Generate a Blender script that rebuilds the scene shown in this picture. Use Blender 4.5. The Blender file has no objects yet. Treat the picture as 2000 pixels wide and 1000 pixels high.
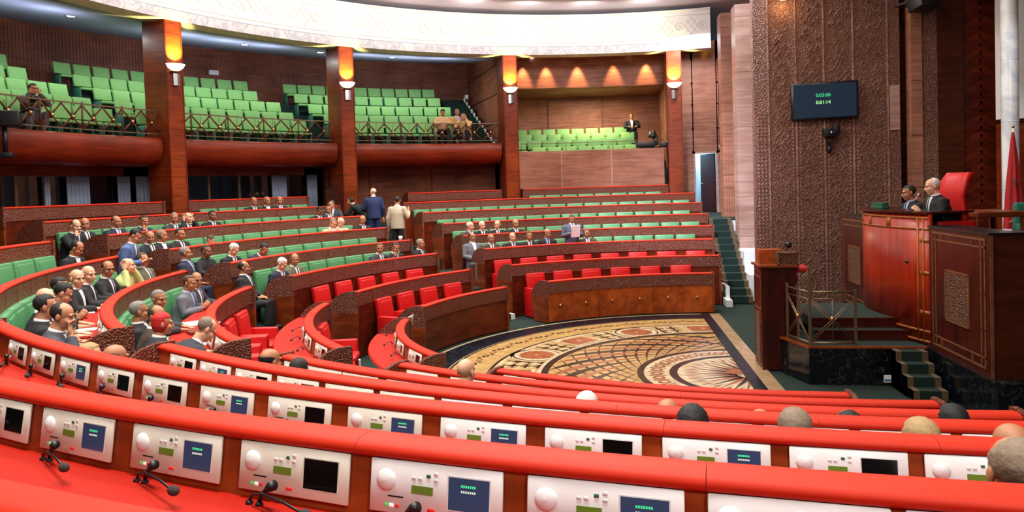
import bpy, bmesh, math, random
from mathutils import Vector, Matrix, Euler
from mathutils.bvhtree import BVHTree
random.seed(7)
SC = bpy.context.scene
COL = SC.collection
PI = math.pi
RAD = math.radians

# ------------------------------------------------------------------ camera
cam_d = bpy.data.cameras.new('camera'); cam = bpy.data.objects.new('camera', cam_d); COL.objects.link(cam)
cam_d.sensor_fit = 'HORIZONTAL'; cam_d.sensor_width = 36.0
cam_d.lens = 1433.665 / 2000.0 * 36.0
cam_d.shift_x = 60.47 / 2000.0
cam_d.shift_y = -88.09 / 2000.0
cam_d.clip_start = 0.05; cam_d.clip_end = 200
YAW, PITCH, ROLL = 0.1729, -0.0307, -0.0322
F = Vector((-math.sin(YAW) * math.cos(PITCH), math.cos(YAW) * math.cos(PITCH), math.sin(PITCH)))
Rr = Vector((math.cos(YAW), math.sin(YAW), 0))
Uu = Rr.cross(F)
cX = math.cos(ROLL) * Rr + math.sin(ROLL) * Uu
cY = -math.sin(ROLL) * Rr + math.cos(ROLL) * Uu
cam.matrix_world = Matrix(((cX.x, cY.x, -F.x, -2.0551), (cX.y, cY.y, -F.y, -11.3559), (cX.z, cY.z, -F.z, 2.8926), (0, 0, 0, 1)))
SC.camera = cam

# ------------------------------------------------------------------ world, lights, exposure
SC.view_settings.view_transform = 'Standard'
SC.view_settings.look = 'None'
SC.view_settings.gamma = 1.0
SC.view_settings.exposure = 0.0
SC.view_settings.use_curve_mapping = False
w = bpy.data.worlds.new('world'); SC.world = w; w.use_nodes = True
w.node_tree.nodes['Background'].inputs[0].default_value = (0.75, 0.82, 1.0, 1)
w.node_tree.nodes['Background'].inputs[1].default_value = 0.07

def pol(r, deg, z=0.0, c=(0, 0)):
    a = RAD(deg)
    return Vector((c[0] + r * math.cos(a), c[1] + r * math.sin(a), z))

def area(name, loc, size, power, color=(1, 1, 1), target=None, shape='DISK', spread=180):
    d = bpy.data.lights.new(name, 'AREA'); d.shape = shape; d.size = size; d.energy = power; d.color = color
    d.spread = RAD(spread)
    o = bpy.data.objects.new(name, d); COL.objects.link(o); o.location = loc
    if target is not None:
        o.rotation_euler = (Vector(target) - Vector(loc)).to_track_quat('-Z', 'Y').to_euler()
    return o

def point(name, loc, power, color, radius=.05):
    d = bpy.data.lights.new(name, 'POINT'); d.energy = power; d.color = color; d.shadow_soft_size = radius
    o = bpy.data.objects.new(name, d); COL.objects.link(o); o.location = loc
    return o

def spot(name, loc, target, power, color, angle=60, blend=.5, radius=.05):
    d = bpy.data.lights.new(name, 'SPOT'); d.energy = power; d.color = color; d.spot_size = RAD(angle)
    d.spot_blend = blend; d.shadow_soft_size = radius
    o = bpy.data.objects.new(name, d); COL.objects.link(o); o.location = loc
    o.rotation_euler = (Vector(target) - Vector(loc)).to_track_quat('-Z', 'Y').to_euler()
    return o

# big luminaires in the ceiling of the hall (the lamps themselves hang just below the ceiling plane)
for R_, n_, p_ in ((3.0, 5, 95), (6.6, 8, 118), (9.6, 10, 106)):
    for i in range(n_):
        a = 92 + (i + .5) * 176.0 / n_
        area('overhead_lamp', pol(R_, a, 8.36), 1.1, p_, (1, .95, .87), spread=180 if R_ < 9 else 105)
# added lamps behind the camera, standing in for frontal light on the near consoles
area('overhead_lamp', (.9, -13.2, 6.4), 1.3, 240, (1, .95, .9), target=(0, -8.6, 1.6))
area('overhead_lamp', (-4.6, -12.6, 6.6), 1.3, 60, (1, .93, .86), target=(-3.5, -8.0, 1.6))
# cove lamps that wash the frieze
for i in range(12):
    a = 94 + i * 8.6
    area('cove_lamp', pol(11.6, a, 8.2), .5, 21, (1, .98, .95), target=pol(12.95, a, 7.5))
# downlights in the soffit over the gallery
for i in range(9):
    a = 119 + i * 7.3
    area('soffit_lamp', pol(15.2, a, 7.05), .35, 28, (.95, 1, .95))
# wall washers over the small gallery
for a in (109.6, 106.4, 102.1, 97.2, 92.8):
    spot('washer_lamp', pol(14.12, a, 7.2), pol(14.40, a, 5.9), 240, (1, .58, .26), 50, .7)
for a in (120, 125, 130, 142.5, 147.5, 152.5, 166, 172):       # added lamps standing in for bounce light on the gallery soffit
    area('soffit_fill', pol(14.9, a, 6.5), .4, 20, (.80, .88, 1.0), target=pol(15.4, a, 7.4))
spot('column_fill', (4.6, 1.6, 8.2), (5.66, 4.5, 3.2), 420, (.95, .98, 1.0), 40, .5, .2)  # added spot that brightens the marble column and the white wall
area('niche_lamp', (-2.4, 15.2, 6.15), 1.2, 150, (1, .8, .55))
area('lobby_lamp', (1.0, 15.2, 4.1), .8, 55, (.75, .9, 1))
area('stair_lamp', (0.4, 6.4, 8.2), .9, 150, (.84, .89, 1.0), target=(.9, 10, 2.5))
spot('cool_fill', (-2.4, 2.6, 7.9), (.2, 10.4, 1.4), 5600, (.70, .79, 1.0), 50, .9, .4)  # added spot standing in for an unseen cool, daylight-like source on the pilasters
area('landing_lamp', (.7, 12.2, 7.4), .8, 130, (.82, .87, 1.0), target=(.9, 13.2, 3))
area('wall_lamp', (2.6, 2.6, 8.1), .9, 75, (1, .9, .85))
area('rostrum_lamp', (1.0, .3, 8.1), .9, 40, (1, .9, .8))

# ------------------------------------------------------------------ mesh builder
class MB:
    def __init__(s): s.v = []; s.f = []; s.m = []; s.sm = []
    def add(s, verts, faces, mi=0, smooth=False):
        o = len(s.v); s.v += [tuple(v) for v in verts]
        for f in faces: s.f.append(tuple(i + o for i in f)); s.m.append(mi); s.sm.append(smooth)
        return s
    def box(s, lo, hi, mi=0, M=None):
        x0, y0, z0 = lo; x1, y1, z1 = hi
        V = [Vector(p) for p in ((x0, y0, z0), (x1, y0, z0), (x1, y1, z0), (x0, y1, z0), (x0, y0, z1), (x1, y0, z1), (x1, y1, z1), (x0, y1, z1))]
        if M is not None: V = [M @ v for v in V]
        return s.add(V, [(0, 3, 2, 1), (4, 5, 6, 7), (0, 1, 5, 4), (1, 2, 6, 5), (2, 3, 7, 6), (3, 0, 4, 7)], mi)
    def rbox(s, lo, hi, b=.02, mi=0, M=None, seg=3):
        """box with rounded edges"""
        bm = bmesh.new(); bmesh.ops.create_cube(bm, size=1)
        sc = [hi[i] - lo[i] for i in range(3)]; ce = [(hi[i] + lo[i]) / 2 for i in range(3)]
        for v in bm.verts: v.co = Vector((v.co.x * sc[0] + ce[0], v.co.y * sc[1] + ce[1], v.co.z * sc[2] + ce[2]))
        bmesh.ops.bevel(bm, geom=list(bm.edges), offset=min(b, min(sc) * .49), segments=seg, affect='EDGES', profile=.5)
        return s.from_bm(bm, mi, M, True)
    def from_bm(s, bm, mi=0, M=None, smooth=False):
        bm.verts.index_update()
        V = [(M @ v.co) if M is not None else v.co.copy() for v in bm.verts]
        s.add(V, [[v.index for v in f.verts] for f in bm.faces], mi, smooth); bm.free(); return s
    def ball(s, c, r, mi=0, seg=10, rings=7, M=None):
        if not hasattr(r, '__len__'): r = (r, r, r)
        bm = bmesh.new(); bmesh.ops.create_uvsphere(bm, u_segments=seg, v_segments=rings, radius=1)
        for v in bm.verts: v.co = Vector((v.co.x * r[0], v.co.y * r[1], v.co.z * r[2])); 
        if M is not None:
            for v in bm.verts: v.co = M @ v.co
        for v in bm.verts: v.co += Vector(c)
        return s.from_bm(bm, mi, None, True)
    def tube(s, pts, r, mi=0, n=8, caps=True):
        pts = [Vector(p) for p in pts]; rr = r if hasattr(r, '__len__') else [r] * len(pts)
        V = []; Fs = []
        ref = None
        for i, p in enumerate(pts):
            d = (pts[min(i + 1, len(pts) - 1)] - pts[max(i - 1, 0)]).normalized()
            if ref is None or abs(ref.dot(d)) > .95: ref = Vector((0, 0, 1)) if abs(d.z) < .9 else Vector((1, 0, 0))
            u = d.cross(ref).normalized(); v = u.cross(d).normalized(); ref = v
            for k in range(n):
                a = 2 * PI * k / n; V.append(p + (u * math.cos(a) + v * math.sin(a)) * rr[i])
        for i in range(len(pts) - 1):
            for k in range(n):
                k2 = (k + 1) % n
                Fs.append((i * n + k, i * n + k2, (i + 1) * n + k2, (i + 1) * n + k))
        if caps: Fs.append(tuple(range(n))[::-1]); Fs.append(tuple((len(pts) - 1) * n + k for k in range(n)))
        return s.add(V, Fs, mi, True)
    def lathe(s, prof, c=(0, 0, 0), mi=0, n=24, a0=0, a1=360):
        full = abs(a1 - a0) >= 359.9; m = n if full else n + 1
        V = []; Fs = []
        for (r, z) in prof:
            for k in range(m):
                a = RAD(a0 + (a1 - a0) * k / n); V.append((c[0] + r * math.cos(a), c[1] + r * math.sin(a), c[2] + z))
        for i in range(len(prof) - 1):
            for k in range(n):
                k2 = (k + 1) % m
                Fs.append((i * m + k, i * m + k2, (i + 1) * m + k2, (i + 1) * m + k))
        return s.add(V, Fs, mi, True)
    def sweep(s, prof, c, a0, a1, mi=0, smooth=False, step=1.5, mis=None):
        """closed profile [(r,z)] swept round centre c from angle a0 to a1, capped"""
        n = max(1, int(abs(a1 - a0) / step + .99)); m = len(prof); V = []; Fs = []
        for k in range(n + 1):
            a = RAD(a0 + (a1 - a0) * k / n); ca, sa = math.cos(a), math.sin(a)
            V += [(c[0] + r * ca, c[1] + r * sa, z) for r, z in prof]
        for k in range(n):
            for i in range(m):
                i2 = (i + 1) % m
                Fs.append((k * m + i, k * m + i2, (k + 1) * m + i2, (k + 1) * m + i))
        s.add(V, Fs, mi, smooth)
        s.add(V[:m], [tuple(range(m))[::-1]], mi); s.add(V[-m:], [tuple(range(m))], mi)
        return s
    def prism(s, poly, z0, z1, mi=0, M=None):
        n = len(poly); V = [Vector((x, y, z0)) for x, y in poly] + [Vector((x, y, z1)) for x, y in poly]
        if M is not None: V = [M @ v for v in V]
        return s.add(V, [tuple(range(n))[::-1], tuple(range(n, 2 * n))] + [(i, (i + 1) % n, (i + 1) % n + n, i + n) for i in range(n)], mi)
    def mesh(s, name, mats):
        me = bpy.data.meshes.new(name); me.from_pydata(s.v, [], s.f); me.update()
        mats = mats if isinstance(mats, (list, tuple)) else [mats]
        for m in mats: me.materials.append(m)
        for p, mi, sm in zip(me.polygons, s.m, s.sm): p.material_index = mi; p.use_smooth = sm
        bm = bmesh.new(); bm.from_mesh(me); bmesh.ops.recalc_face_normals(bm, faces=bm.faces); bm.to_mesh(me); bm.free()
        return me
    def build(s, name, mats, parent=None):
        o = bpy.data.objects.new(name, s.mesh(name, mats)); COL.objects.link(o)
        if parent is not None: o.parent = parent
        return o

def tag(o, label=None, cat=None, group=None, kind=None):
    if label: o['label'] = label
    if cat: o['category'] = cat
    if group: o['group'] = group
    if kind: o['kind'] = kind
    return o
def empty(name, loc=(0, 0, 0), rz=0.0):
    o = bpy.data.objects.new(name, None); COL.objects.link(o); o.location = loc; o.rotation_euler = (0, 0, rz); o.empty_display_size = .1
    return o
def struct(o): o['kind'] = 'structure'; return o
def copy_tree(o, parent=None):
    c = o.copy(); COL.objects.link(c)
    if parent is not None: c.parent = parent
    for ch in o.children: copy_tree(ch, c)
    return c
ORD = ['first', 'second', 'third', 'fourth', 'fifth', 'sixth', 'seventh', 'eighth', 'ninth', 'tenth', 'eleventh', 'twelfth',
       'thirteenth', 'fourteenth', 'fifteenth', 'sixteenth', 'seventeenth', 'eighteenth', 'nineteenth', 'twentieth', 'twenty-first',
       'twenty-second', 'twenty-third', 'twenty-fourth', 'twenty-fifth']

# ------------------------------------------------------------------ materials
def srgb(r, g, b):
    f = lambda c: (c / 255 / 12.92) if c / 255 <= .04045 else ((c / 255 + .055) / 1.055) ** 2.4
    return (f(r), f(g), f(b), 1)
MATS = {}
def nodes(name):
    m = bpy.data.materials.new(name); m.use_nodes = True; nt = m.node_tree
    MATS[name] = m
    return m, nt, nt.nodes['Principled BSDF']
def plain(name, col, rough=.5, metal=0, var=.06, scale=8, bump=0, spec=.5, emit=None, estr=0, coat=0):
    m, nt, b = nodes(name)
    N = nt.nodes.new
    tc = N('ShaderNodeTexCoord'); nz = N('ShaderNodeTexNoise'); nz.inputs['Scale'].default_value = scale; nz.inputs['Detail'].default_value = 3
    nt.links.new(tc.outputs['Object'], nz.inputs['Vector'])
    mx = N('ShaderNodeMix'); mx.data_type = 'RGBA'
    mx.inputs[6].default_value = [c * (1 - var) for c in col[:3]] + [1]; mx.inputs[7].default_value = [min(1, c * (1 + var)) for c in col[:3]] + [1]
    nt.links.new(nz.outputs['Fac'], mx.inputs[0]); nt.links.new(mx.outputs[2], b.inputs['Base Color'])
    b.inputs['Roughness'].default_value = rough; b.inputs['Metallic'].default_value = metal
    b.inputs['Specular IOR Level'].default_value = spec
    b.inputs['Coat Weight'].default_value = coat
    if bump:
        bp = N('ShaderNodeBump'); bp.inputs['Strength'].default_value = bump; bp.inputs['Distance'].default_value = .01
        nt.links.new(nz.outputs['Fac'], bp.inputs['Height']); nt.links.new(bp.outputs[0], b.inputs['Normal'])
    if emit: b.inputs['Emission Color'].default_value = emit; b.inputs['Emission Strength'].default_value = estr
    return m
def wood(name, c1, c2, scale=(1.2, 1.2, 14), rough=.36, coat=.06, panel=None, spec=.28):
    """streaky veneer; grain runs across the small scale axes; panel = (axis, size) draws thin joints between veneer sheets"""
    m, nt, b = nodes(name); N = nt.nodes.new
    tc = N('ShaderNodeTexCoord'); mp = N('ShaderNodeMapping'); mp.inputs['Scale'].default_value = scale
    nt.links.new(tc.outputs['Object'], mp.inputs[0])
    n1 = N('ShaderNodeTexNoise'); n1.inputs['Scale'].default_value = 1.6; n1.inputs['Detail'].default_value = 6; n1.inputs['Distortion'].default_value = .6
    nt.links.new(mp.outputs[0], n1.inputs['Vector'])
    n2 = N('ShaderNodeTexNoise'); n2.inputs['Scale'].default_value = 1.1; n2.inputs['Detail'].default_value = 2
    nt.links.new(tc.outputs['Object'], n2.inputs['Vector'])
    ad = N('ShaderNodeMath'); ad.operation = 'ADD'; nt.links.new(n1.outputs['Fac'], ad.inputs[0])
    mu = N('ShaderNodeMath'); mu.operation = 'MULTIPLY_ADD'; mu.inputs[1].default_value = .8; mu.inputs[2].default_value = -.4
    nt.links.new(n2.outputs['Fac'], mu.inputs[0]); nt.links.new(mu.outputs[0], ad.inputs[1])
    cr = N('ShaderNodeValToRGB'); cr.color_ramp.elements[0].position = .3; cr.color_ramp.elements[1].position = .72
    cr.color_ramp.elements[0].color = c1; cr.color_ramp.elements[1].color = c2
    nt.links.new(ad.outputs[0], cr.inputs[0])
    out = cr.outputs[0]
    if panel:
        ax, size = panel
        sx = N('ShaderNodeSeparateXYZ'); nt.links.new(tc.outputs['Object'], sx.inputs[0])
        d = N('ShaderNodeMath'); d.operation = 'DIVIDE'; d.inputs[1].default_value = size; nt.links.new(sx.outputs[ax], d.inputs[0])
        fr = N('ShaderNodeMath'); fr.operation = 'FRACT'; nt.links.new(d.outputs[0], fr.inputs[0])
        ls = N('ShaderNodeMath'); ls.operation = 'LESS_THAN'; ls.inputs[1].default_value = .012 / size; nt.links.new(fr.outputs[0], ls.inputs[0])
        mx = N('ShaderNodeMix'); mx.data_type = 'RGBA'; nt.links.new(ls.outputs[0], mx.inputs[0]); nt.links.new(out, mx.inputs[6])
        mx.inputs[7].default_value = [c * .45 for c in c1[:3]] + [1]; out = mx.outputs[2]
    nt.links.new(out, b.inputs['Base Color']); b.inputs['Roughness'].default_value = rough; b.inputs['Coat Weight'].default_value = coat
    b.inputs['Coat Roughness'].default_value = .2; b.inputs['Specular IOR Level'].default_value = spec
    return m
def carved(name, c1, c2, scale=26, strength=.9, rough=.3):
    """carved arabesque relief in wood"""
    m, nt, b = nodes(name); N = nt.nodes.new
    tc = N('ShaderNodeTexCoord')
    vo = N('ShaderNodeTexVoronoi'); vo.feature = 'DISTANCE_TO_EDGE'; vo.inputs['Scale'].default_value = scale; nt.links.new(tc.outputs['Object'], vo.inputs['Vector'])
    vo2 = N('ShaderNodeTexVoronoi'); vo2.feature = 'F1'; vo2.inputs['Scale'].default_value = scale * 2.3; nt.links.new(tc.outputs['Object'], vo2.inputs['Vector'])
    a = N('ShaderNodeMath'); a.operation = 'MULTIPLY'; a.inputs[1].default_value = 3.0; nt.links.new(vo.outputs['Distance'], a.inputs[0])
    s_ = N('ShaderNodeMath'); s_.operation = 'ADD'; nt.links.new(a.outputs[0], s_.inputs[0]); nt.links.new(vo2.outputs['Distance'], s_.inputs[1])
    cr = N('ShaderNodeValToRGB'); cr.color_ramp.elements[0].position = .15; cr.color_ramp.elements[1].position = .9
    cr.color_ramp.elements[0].color = c1; cr.color_ramp.elements[1].color = c2; nt.links.new(s_.outputs[0], cr.inputs[0])
    nt.links.new(cr.outputs[0], b.inputs['Base Color'])
    bp = N('ShaderNodeBump'); bp.inputs['Strength'].default_value = strength; bp.inputs['Distance'].default_value = .02
    nt.links.new(s_.outputs[0], bp.inputs['Height']); nt.links.new(bp.outputs[0], b.inputs['Normal'])
    b.inputs['Roughness'].default_value = rough
    return m
def marble(name, c1, c2, scale=2.2, thin=.05, rough=.15, spec=.5):
    m, nt, b = nodes(name); N = nt.nodes.new
    tc = N('ShaderNodeTexCoord'); nz = N('ShaderNodeTexNoise'); nz.inputs['Scale'].default_value = scale; nz.inputs['Detail'].default_value = 8; nz.inputs['Distortion'].default_value = 1.4
    nt.links.new(tc.outputs['Object'], nz.inputs['Vector'])
    s_ = N('ShaderNodeMath'); s_.operation = 'SUBTRACT'; s_.inputs[1].default_value = .5; nt.links.new(nz.outputs['Fac'], s_.inputs[0])
    ab = N('ShaderNodeMath'); ab.operation = 'ABSOLUTE'; nt.links.new(s_.outputs[0], ab.inputs[0])
    cr = N('ShaderNodeValToRGB'); cr.color_ramp.elements[0].position = 0; cr.color_ramp.elements[1].position = thin
    cr.color_ramp.elements[0].color = c2; cr.color_ramp.elements[1].color = c1; nt.links.new(ab.outputs[0], cr.inputs[0])
    nt.links.new(cr.outputs[0], b.inputs['Base Color']); b.inputs['Roughness'].default_value = rough; b.inputs['Specular IOR Level'].default_value = spec
    return m

W_COL = wood('column_wood', srgb(98, 36, 12), srgb(142, 60, 22), panel=(2, 1.13))
W_BAL = wood('balcony_wood', srgb(92, 28, 10), srgb(130, 44, 16), scale=(.8, .8, 9), rough=.42, coat=.05)
W_DESK = wood('desk_wood', srgb(68, 20, 7), srgb(108, 38, 15), scale=(2, 2, 6))
W_END = wood('end_wood', srgb(96, 38, 13), srgb(148, 68, 28), scale=(1.2, 1.2, 5))
W_DARK = wood('gallery_wood', srgb(104, 56, 38), srgb(146, 86, 62), scale=(.9, .9, 12), rough=.5, coat=0)
W_WALL = wood('panelled_wood', srgb(132, 82, 62), srgb(172, 118, 94), scale=(.7, .7, 10), rough=.5, coat=0)
W_GLINTRIB = wood('relief_glint_wood', srgb(122, 82, 68), srgb(182, 142, 132), rough=.22)  # carved relief in a paler tone, with its glints painted in
W_SMOOTH = wood('pilaster_wood', srgb(152, 114, 100), srgb(188, 152, 138), scale=(.6, .6, 9), rough=.4, panel=(2, 1.42))
W_RED = wood('rostrum_wood', srgb(122, 24, 5), srgb(172, 44, 11), scale=(6, 6, .7), rough=.34, coat=.15)
W_MAH = wood('mahogany_wood', srgb(48, 13, 9), srgb(74, 23, 15), scale=(4, 4, .8), rough=.3, coat=.15)
W_BROWN = wood('brown_wood', srgb(54, 20, 7), srgb(80, 34, 13), scale=(1, 1, 7), rough=.35, coat=.1)
W_BOARD = wood('board_wood', srgb(118, 46, 16), srgb(166, 76, 30), scale=(2, 2, 6))
W_BURL = wood('burl_wood', srgb(132, 54, 16), srgb(184, 86, 34), scale=(4, 4, 4), rough=.3, coat=.15)
W_HERR = wood('herringbone_wood', srgb(80, 24, 13), srgb(118, 42, 22), scale=(2, 2, 9))
W_HERR2 = wood('herringbone_wood_dark', srgb(68, 20, 11), srgb(104, 36, 19), scale=(2, 2, 9))
INLAY2 = wood('inlay_gold_wood', srgb(140, 74, 30), srgb(178, 104, 48), scale=(6, 6, 6))
INLAY = wood('inlay_wood', srgb(100, 58, 36), srgb(130, 82, 54), scale=(6, 6, 6))
CARVE = carved('carved_wood', srgb(42, 15, 8), srgb(118, 54, 31), 34, .6)
CARVE_W = carved('carved_wall_wood', srgb(66, 34, 25), srgb(140, 94, 78), 22, .9, .3)
CARVE_S = carved('carved_panel_wood', srgb(38, 17, 10), srgb(112, 66, 42), 30, .9)
RAIL = plain('orange_red_leather', srgb(196, 44, 20), .55, var=.05, scale=4, spec=.22)
DESKR = plain('red_desk_leather', srgb(176, 30, 14), .5, var=.06, scale=5, spec=.2)
REDF = plain('red_upholstery', srgb(196, 14, 16), .45, var=.08, scale=6)
GREENL = plain('green_leather', srgb(74, 134, 88), .42, var=.08, scale=6)
GREENF = plain('green_fabric', srgb(124, 176, 104), .75, var=.08, scale=9)
GREEND = plain('dark_green_shell', srgb(38, 104, 84), .6, var=.08, scale=6)
PLASTER = plain('white_plaster', srgb(244, 242, 236), .7, var=.02)
PLASTER2 = plain('relief_plaster', srgb(222, 218, 208), .75, var=.03)
LIPG = marble('lip_marble', srgb(222, 220, 220), srgb(190, 188, 192), 3, .1, .5)
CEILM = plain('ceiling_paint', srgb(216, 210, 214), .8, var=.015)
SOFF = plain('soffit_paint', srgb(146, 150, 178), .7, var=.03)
CARPET = plain('dark_green_carpet', srgb(10, 36, 28), .95, var=.35, scale=60, bump=.3)
CARPB = plain('carpet_border', srgb(92, 74, 52), .95, var=.35, scale=40)
BMARB = marble('black_marble', srgb(13, 15, 19), srgb(60, 64, 72), 3.2, .012, .12)
WMARB = marble('white_marble', srgb(238, 240, 240), srgb(206, 210, 216), .8, .06, .2)
BRASS = plain('brass', srgb(226, 180, 120), .25, metal=1, var=.1)
BRONZE = plain('bronze', srgb(92, 50, 26), .45, metal=.4, var=.1)
BRONZ2 = plain('dull_brass', srgb(128, 108, 84), .4, metal=.7, var=.1)
STEEL = plain('steel', srgb(190, 190, 196), .25, metal=1, var=.05)
BLACK = plain('black_plastic', srgb(18, 18, 22), .4, var=.1)
DGLASS = plain('dark_glass', srgb(10, 14, 22), .06, var=.2, spec=.8)
CONS = plain('console_plate', srgb(222, 222, 208), .4, var=.02)
CONSW = plain('console_white', srgb(232, 234, 234), .4, var=.02)
LCD = plain('lcd_green', srgb(104, 134, 44), .4, var=.05)
SCRB = plain('screen_blue', srgb(46, 62, 92), .25, emit=srgb(52, 70, 106), estr=.25)
SCRK = plain('screen_black', srgb(8, 10, 12), .12, var=.2)
BTNR = plain('button_red', srgb(210, 40, 36), .4, emit=srgb(230, 30, 30), estr=.25)
BTNG = plain('button_green', srgb(90, 200, 90), .4, emit=srgb(90, 220, 90), estr=.3)
BTNW = plain('button_white', srgb(240, 240, 240), .4, emit=(1, 1, 1, 1), estr=.3)
TXTG = plain('text_green', srgb(60, 230, 150), .4, emit=srgb(70, 240, 160), estr=.5)
TXTW = plain('text_white', srgb(220, 240, 230), .4, emit=srgb(210, 240, 220), estr=.4)
BOWL = plain('lit_glass', srgb(255, 244, 220), .4, emit=srgb(255, 236, 200), estr=3.0)
LAMPM = plain('lamp_diffuser', srgb(255, 250, 240), .4, emit=srgb(255, 250, 240), estr=4.0)
PAPER = plain('paper', srgb(240, 240, 240), .8, var=.02)
LBLUE = plain('pale_blue_paint', srgb(176, 206, 222), .7, var=.02)
REDX = plain('red_metal', srgb(150, 20, 24), .35)
FLAGR = plain('flag_red', srgb(168, 18, 24), .7, var=.1)
FLAGG = plain('flag_green', srgb(10, 70, 40), .7)
FRINGE = plain('gold_fringe', srgb(196, 150, 84), .7)
STONES = dict(och=marble('ochre_stone', srgb(190, 158, 100), srgb(166, 130, 76), 2, .15, .3), wht=marble('cream_stone', srgb(206, 188, 154), srgb(182, 160, 124), 2, .1, .3),
              drk=marble('dark_stone', srgb(36, 16, 11), srgb(62, 34, 24), 3, .05, .3, .2), red=marble('red_stone', srgb(134, 70, 38), srgb(160, 90, 52), 3, .1, .3),
              blk=marble('black_stone', srgb(11, 19, 28), srgb(36, 46, 56), 3, .03, .3, .12), bei=marble('beige_stone', srgb(186, 158, 124), srgb(160, 130, 98), 3, .2))
# ------------------------------------------------------------------ dimensions
RW = [5.367, 6.493, 7.645, 8.643, 9.662, 10.787, 11.942, 13.067]      # radius of the eight rails
ZW = [.878, 1.16, 1.459, 1.734, 2.008, 2.287, 2.556, 2.828]           # height of the eight rails
RN = [7.865, 9.057, 10.275, 11.34, 12.425, 13.617, 14.53, 16.03]      # the near block turns round a centre of its own
ZN = [.77, 1.04, 1.327, 1.59, 1.853, 2.12, 2.245, 2.638]
RS = [3.83, 5.10, 6.31, 7.38, 8.39, 9.40, 10.5, 11.6]                       # the left block curls round a third centre
C0 = (0.0, 0.0); C3 = (-1.4, .05); C4 = (.116, 4.202)
FW = [max(0, z - .93) for z in ZW]; FN = [max(0, z - 1.06) for z in ZN]
COLA = [158.9, 136.4, 112.9, 89.55]

# ------------------------------------------------------------------ floor
mb = MB().box((-22, -16, -.25), (9, 20, -.02)); struct(mb.build('floor', CARPET))
fl = MB(); KEY = ['och', 'wht', 'drk', 'red', 'blk', 'bei']
def sec(r0, r1, a0, a1, k, z, step=2.0, c=(0, 0)):
    n = max(1, int(abs(a1 - a0) / step + .99)); V = []
    for i in range(n + 1):
        a = RAD(a0 + (a1 - a0) * i / n)
        V += [(c[0] + r0 * math.cos(a), c[1] + r0 * math.sin(a), z), (c[0] + r1 * math.cos(a), c[1] + r1 * math.sin(a), z)]
    fl.add(V, [(2 * i, 2 * i + 1, 2 * i + 3, 2 * i + 2) for i in range(n)], KEY.index(k))
def fpoly(pts, k, z): fl.add([(x, y, z) for x, y in pts], [tuple(range(len(pts)))], KEY.index(k))
def pp(r, a): return (r * math.cos(RAD(a)), r * math.sin(RAD(a)))
def disc(c, r, k, z, n=20, scal=0, sx=1, rot=0):
    P = []
    for i in range(n):
        a = 2 * PI * i / n; q = r * (1 + (scal if i % 2 else 0)); x, y = q * math.cos(a), q * sx * math.sin(a)
        P.append((c[0] + x * math.cos(rot) - y * math.sin(rot), c[1] + x * math.sin(rot) + y * math.cos(rot)))
    fpoly(P, k, z)
z0 = -.012; dz = .0015
A0, A1 = 90, 270
fl.box((-5.17, -5.17, -.018), (-5.16, -5.16, -.017), 0)
sec(0, 5.25, A0, A1, 'wht', z0)
sec(4.70, 5.18, A0, A1, 'blk', z0 + dz)
sec(3.2, 4.68, A0, A1, 'och', z0 + dz)
for i in range(46):                                        # links of ovals round the outer band
    a = 92 + i * 3.88
    c = pp(4.36, a); disc(c, .105, 'drk' if i % 2 else 'red', z0 + 2 * dz, 12, 0, .5, RAD(a + 90))
    disc(pp(4.36, a), .05, 'och', z0 + 3 * dz, 10, 0, .5, RAD(a + 90))
    disc(pp(4.30 + .12 * (i % 2), a + 1.94), .04, 'drk', z0 + 2 * dz, 6)
sec(4.64, 4.68, A0, A1, 'drk', z0 + 2 * dz)
sec(3.97, 4.02, A0, A1, 'drk', z0 + 2 * dz)
sec(3.90, 3.97, A0, A1, 'wht', z0 + 2 * dz)
for i in range(5):                                         # rosettes of the wide band
    a = 116.7 + (i - 1) * 44 if i else 94.7 - 22
    c = pp(3.55, a)
    if a < 95: continue
    disc(c, .46, 'wht', z0 + 2 * dz, 28); disc(c, .42, 'drk', z0 + 3 * dz, 28)
    disc(c, .39, 'wht', z0 + 4 * dz, 28); disc(c, .32, 'red', z0 + 5 * dz, 36, -.12); disc(c, .035, 'wht', z0 + 6 * dz, 12)
    for s in (-1, 1):                                      # striped arms each side of a rosette
        for j in range(6):
            r0 = 3.24 + .105 * j
            sec(r0, r0 + .05, a + s * (8.4 - .5 * abs(j - 2.5)), a + s * 14.6, 'drk' if j % 2 == 0 else 'wht', z0 + 3 * dz, 1)
        for j in range(3):
            b0 = 8.0 + 2.2 * j
            sec(3.24, 3.86, a + s * b0, a + s * (b0 + .7), 'drk' if j != 1 else 'wht', z0 + 4 * dz, 1)
for i in range(5):                                         # framed rectangles between them
    b = 94.7 + i * 44
    sec(3.27, 3.86, b - 6.3, b + 6.3, 'wht', z0 + 5 * dz, 1); sec(3.33, 3.80, b - 4.6, b + 4.6, 'red', z0 + 6 * dz, 1)
    for s in (-1, 1): sec(3.36, 3.78, b + s * 5.0, b + s * 5.9, 'och', z0 + 6 * dz, 1)
    disc(pp(3.56, b), .05, 'wht', z0 + 7 * dz, 4)
sec(3.17, 3.23, A0, A1, 'wht', z0 + 7 * dz); sec(3.06, 3.17, A0, A1, 'drk', z0 + 7 * dz)
sec(1.0, 3.06, A0, A1, 'och', z0 + 2 * dz)
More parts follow.
